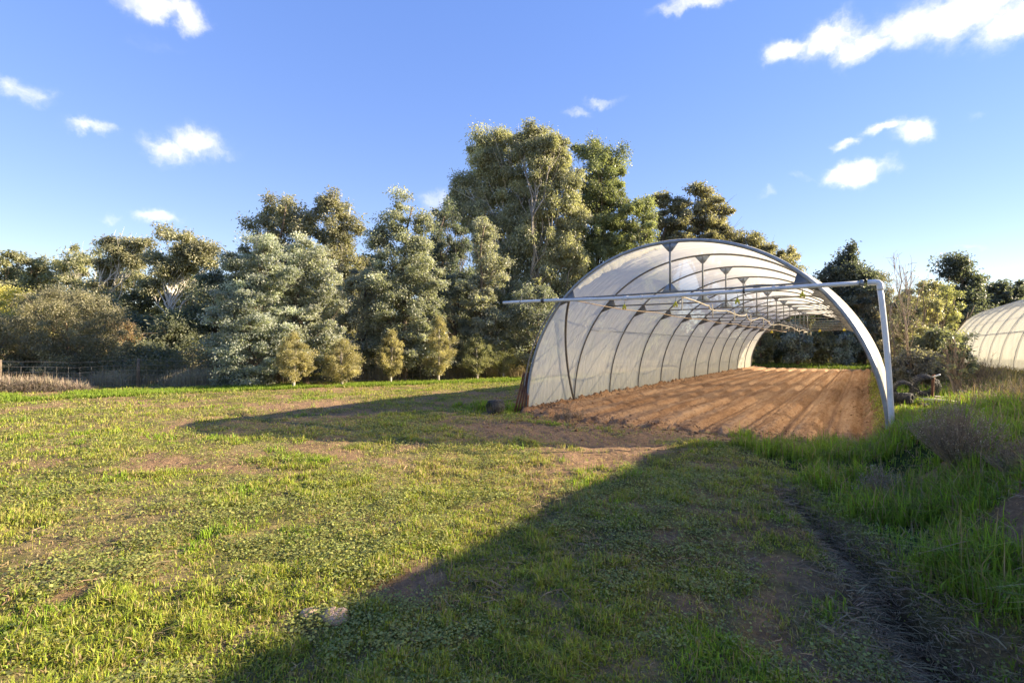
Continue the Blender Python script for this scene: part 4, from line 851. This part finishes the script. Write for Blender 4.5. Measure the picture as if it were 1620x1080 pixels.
def woods():
    rng = RS(210); a = pi/2+YAW+(rng.rand(900)*2-1)*1.35; r = 62+rng.rand(900)*30; hh = rng.rand(900)*(4.2+2.2*vn(a*14, a*0, 7)+1.5*vn(a*40, a*0, 9))
    n = 90000; ci = rng.randint(0, 900, n); o = unit(rng, n)*rng.rand(n, 1)**.4*[2.2, 2.2, 1.3]
    P = np.stack([r[ci]*np.cos(a[ci]), r[ci]*np.sin(a[ci]), hh[ci]+.8], 1)+o; P[:, 2] = np.abs(P[:, 2])
    t = rng.rand(900)[ci][:, None]; c = colr(rng, n, (1, 1, 1), .25, .08)*((1-t)*np.array([.05, .065, .035])+t*np.array([.12, .125, .07]))
    V, Q, c = leaves(P, unit(rng, n), unit(rng, n), .5+.4*rng.rand(n), .12+.1*rng.rand(n), c)
    tag(mesh('woods', V, Q, M['leaf'], col=c), 'far off wooded belt closing the view behind the nearer trees', 'woods', kind='stuff')
woods()

# ------------------------------------------------------------------ light, sky, camera
S = np.array([1.94, 1.60, 1.0]); S /= np.linalg.norm(S); elev = math.asin(S[2]); azim = math.atan2(S[0], S[1])
li = bpy.data.lights.new('sun', 'SUN'); li.energy = 3.9; li.angle = radians(.53); li.color = (1, .935, .82)
lo = bpy.data.objects.new('sun', li); C.objects.link(lo)
from mathutils import Vector, Matrix
lo.rotation_euler = Vector(-S).to_track_quat('-Z', 'Y').to_euler(); lo.location = (20, 20, 20)
wd = bpy.data.worlds.new('World'); scene.world = wd; wd.use_nodes = True; nt = wd.node_tree; nt.nodes.clear()
out = N(nt, 'ShaderNodeOutputWorld'); bg = N(nt, 'ShaderNodeBackground'); bg.inputs[1].default_value = .15
sk = N(nt, 'ShaderNodeTexSky'); sk.sky_type = 'NISHITA'; sk.sun_disc = False; sk.sun_elevation = elev; sk.sun_rotation = azim; sk.air_density = 1.0; sk.dust_density = 0; sk.ozone_density = 3.0; sk.altitude = 100
tc = N(nt, 'ShaderNodeTexCoord'); wn = N(nt, 'ShaderNodeTexNoise'); wn.inputs['Scale'].default_value = 13; wn.inputs['Detail'].default_value = 8; wn.inputs['Roughness'].default_value = .6
L(nt, tc.outputs['Generated'], wn.inputs['Vector'])
sb = N(nt, 'ShaderNodeVectorMath', operation='SUBTRACT'); sb.inputs[1].default_value = (.5, .5, .5); L(nt, wn.outputs['Color'], sb.inputs[0])
scl = N(nt, 'ShaderNodeVectorMath', operation='SCALE'); scl.inputs['Scale'].default_value = .085; L(nt, sb.outputs[0], scl.inputs[0])
wp = N(nt, 'ShaderNodeVectorMath', operation='ADD'); L(nt, tc.outputs['Generated'], wp.inputs[0]); L(nt, scl.outputs[0], wp.inputs[1])
CLD = [(225, 2, 62, 22, 1), (275, 18, 40, 24, 1), (245, 70, 40, 13, .35), (38, 142, 44, 22, .85), (142, 209, 38, 12, .9), (262, 236, 36, 20, 1), (310, 230, 55, 24, 1), (355, 246, 28, 10, .7), (247, 340, 34, 12, .9), (172, 346, 18, 11, .75), (690, 317, 22, 16, .8),
       (1100, 4, 75, 12, .9), (1062, 18, 22, 12, .8), (950, 162, 32, 8, .75), (910, 178, 22, 9, .7), (1250, 80, 42, 20, 1), (1315, 62, 70, 30, 1.1), (1370, 65, 55, 26, 1.1), (1450, 35, 80, 38, 1.15), (1530, 20, 90, 42, 1.15), (1610, 40, 70, 36, 1.1),
       (1400, 200, 40, 12, 1), (1445, 206, 34, 20, 1), (1345, 221, 19, 10, .95), (1357, 272, 48, 18, 1.1), (1272, 282, 22, 7, .6), (1207, 303, 17, 9, .6), (1552, 176, 16, 8, .5), (1545, 387, 30, 5, .5), (-150, 90, 90, 30, 1), (1800, 120, 120, 50, 1.1), (600, -120, 120, 30, .8)]
prev = None
for (px, py, a, b, s) in CLD:
    v = W(px, py, 1.0)-np.array([0, 0, CAMZ]); q = np.linalg.norm(v); v = v/q
    z = Vector(v); x = Vector((0, 0, 1)).cross(z)*-1; x.normalize(); y = z.cross(x); y.normalize()
    R = Matrix((x, y, z)).transposed()
    # angular size: radial stretch away from the frame centre taken out
    ct = 1/q; aa = a/F*ct*1.12*(ct**.5); bb = b/F*ct*1.15
    mp = N(nt, 'ShaderNodeMapping'); mp.vector_type = 'TEXTURE'; mp.inputs['Location'].default_value = v; mp.inputs['Rotation'].default_value = R.to_euler(); mp.inputs['Scale'].default_value = (aa*1.35, bb*1.35, .3)
    L(nt, wp.outputs[0], mp.inputs[0]); ln = N(nt, 'ShaderNodeVectorMath', operation='LENGTH'); L(nt, mp.outputs[0], ln.inputs[0])
    mr = N(nt, 'ShaderNodeMapRange'); mr.interpolation_type = 'SMOOTHSTEP'; mr.inputs[1].default_value = 1.15; mr.inputs[2].default_value = .15; mr.inputs[3].default_value = 0; mr.inputs[4].default_value = s; L(nt, ln.outputs['Value'], mr.inputs[0])
    if prev is None: prev = mr.outputs[0]
    else:
        mx = N(nt, 'ShaderNodeMath', operation='MAXIMUM'); L(nt, prev, mx.inputs[0]); L(nt, mr.outputs[0], mx.inputs[1]); prev = mx.outputs[0]
n2 = N(nt, 'ShaderNodeTexNoise'); n2.inputs['Scale'].default_value = 22; n2.inputs['Detail'].default_value = 9; n2.inputs['Roughness'].default_value = .62; L(nt, wp.outputs[0], n2.inputs['Vector'])
ml = N(nt, 'ShaderNodeMath', operation='MULTIPLY_ADD'); L(nt, n2.outputs['Fac'], ml.inputs[0]); ml.inputs[1].default_value = 2.0; ml.inputs[2].default_value = -1.0
ad = N(nt, 'ShaderNodeMath', operation='ADD'); L(nt, ml.outputs[0], ad.inputs[0]); L(nt, prev, ad.inputs[1])
mu = N(nt, 'ShaderNodeMath', operation='MULTIPLY'); L(nt, ad.outputs[0], mu.inputs[0]); L(nt, prev, mu.inputs[1])
cr = N(nt, 'ShaderNodeMapRange'); cr.interpolation_type = 'SMOOTHSTEP'; cr.inputs[1].default_value = .0; cr.inputs[2].default_value = 1.55; cr.inputs[4].default_value = .86; L(nt, mu.outputs[0], cr.inputs[0])
hs = N(nt, 'ShaderNodeHueSaturation'); hs.inputs['Saturation'].default_value = 2.0; hs.inputs['Hue'].default_value = .530; hs.inputs['Value'].default_value = 1.17; gm = N(nt, 'ShaderNodeGamma'); gm.inputs[1].default_value = .43; L(nt, sk.outputs[0], gm.inputs[0]); L(nt, gm.outputs[0], hs.inputs['Color'])
tn = N(nt, 'ShaderNodeMixRGB', blend_type='MULTIPLY'); tn.inputs[0].default_value = 1; L(nt, hs.outputs[0], tn.inputs[1]); tn.inputs[2].default_value = (.90, .95, 1.03, 1)
n3 = N(nt, 'ShaderNodeTexNoise'); n3.inputs['Scale'].default_value = 9; n3.inputs['Detail'].default_value = 5; L(nt, tc.outputs['Generated'], n3.inputs['Vector'])
cc_ = ramp(nt, n3.outputs['Fac'], [(.38, (2.0, 2.25, 2.9)), (.58, (2.5, 2.7, 3.2))])
mc = N(nt, 'ShaderNodeMixRGB'); L(nt, cr.outputs[0], mc.inputs[0]); L(nt, tn.outputs[0], mc.inputs[1]); L(nt, cc_, mc.inputs[2])
L(nt, mc.outputs[0], bg.inputs[0]); L(nt, bg.outputs[0], out.inputs[0])

cam = bpy.data.cameras.new('camera'); cam.sensor_width = 36; cam.lens = 36*F/1620; cam.clip_end = 4000; cam.clip_start = .05
co = bpy.data.objects.new('camera', cam); C.objects.link(co); co.location = (0, 0, CAMZ); co.rotation_euler = (pi/2+.0104, 0, YAW); scene.camera = co
scene.view_settings.view_transform = 'Standard'; scene.view_settings.look = 'None'; scene.view_settings.exposure = 2.1; scene.view_settings.gamma = 1
scene.view_settings.use_white_balance = True; scene.view_settings.white_balance_temperature = 8400; scene.view_settings.white_balance_tint = 12
scene.cycles.max_bounces = 8; scene.cycles.transparent_max_bounces = 24; scene.cycles.transmission_bounces = 6; scene.cycles.diffuse_bounces = 4
scene.cycles.use_denoising = True
scene.cycles.sample_clamp_indirect = 6
print('tris', sum(len(o.data.polygons) for o in bpy.data.objects if o.type == 'MESH'))
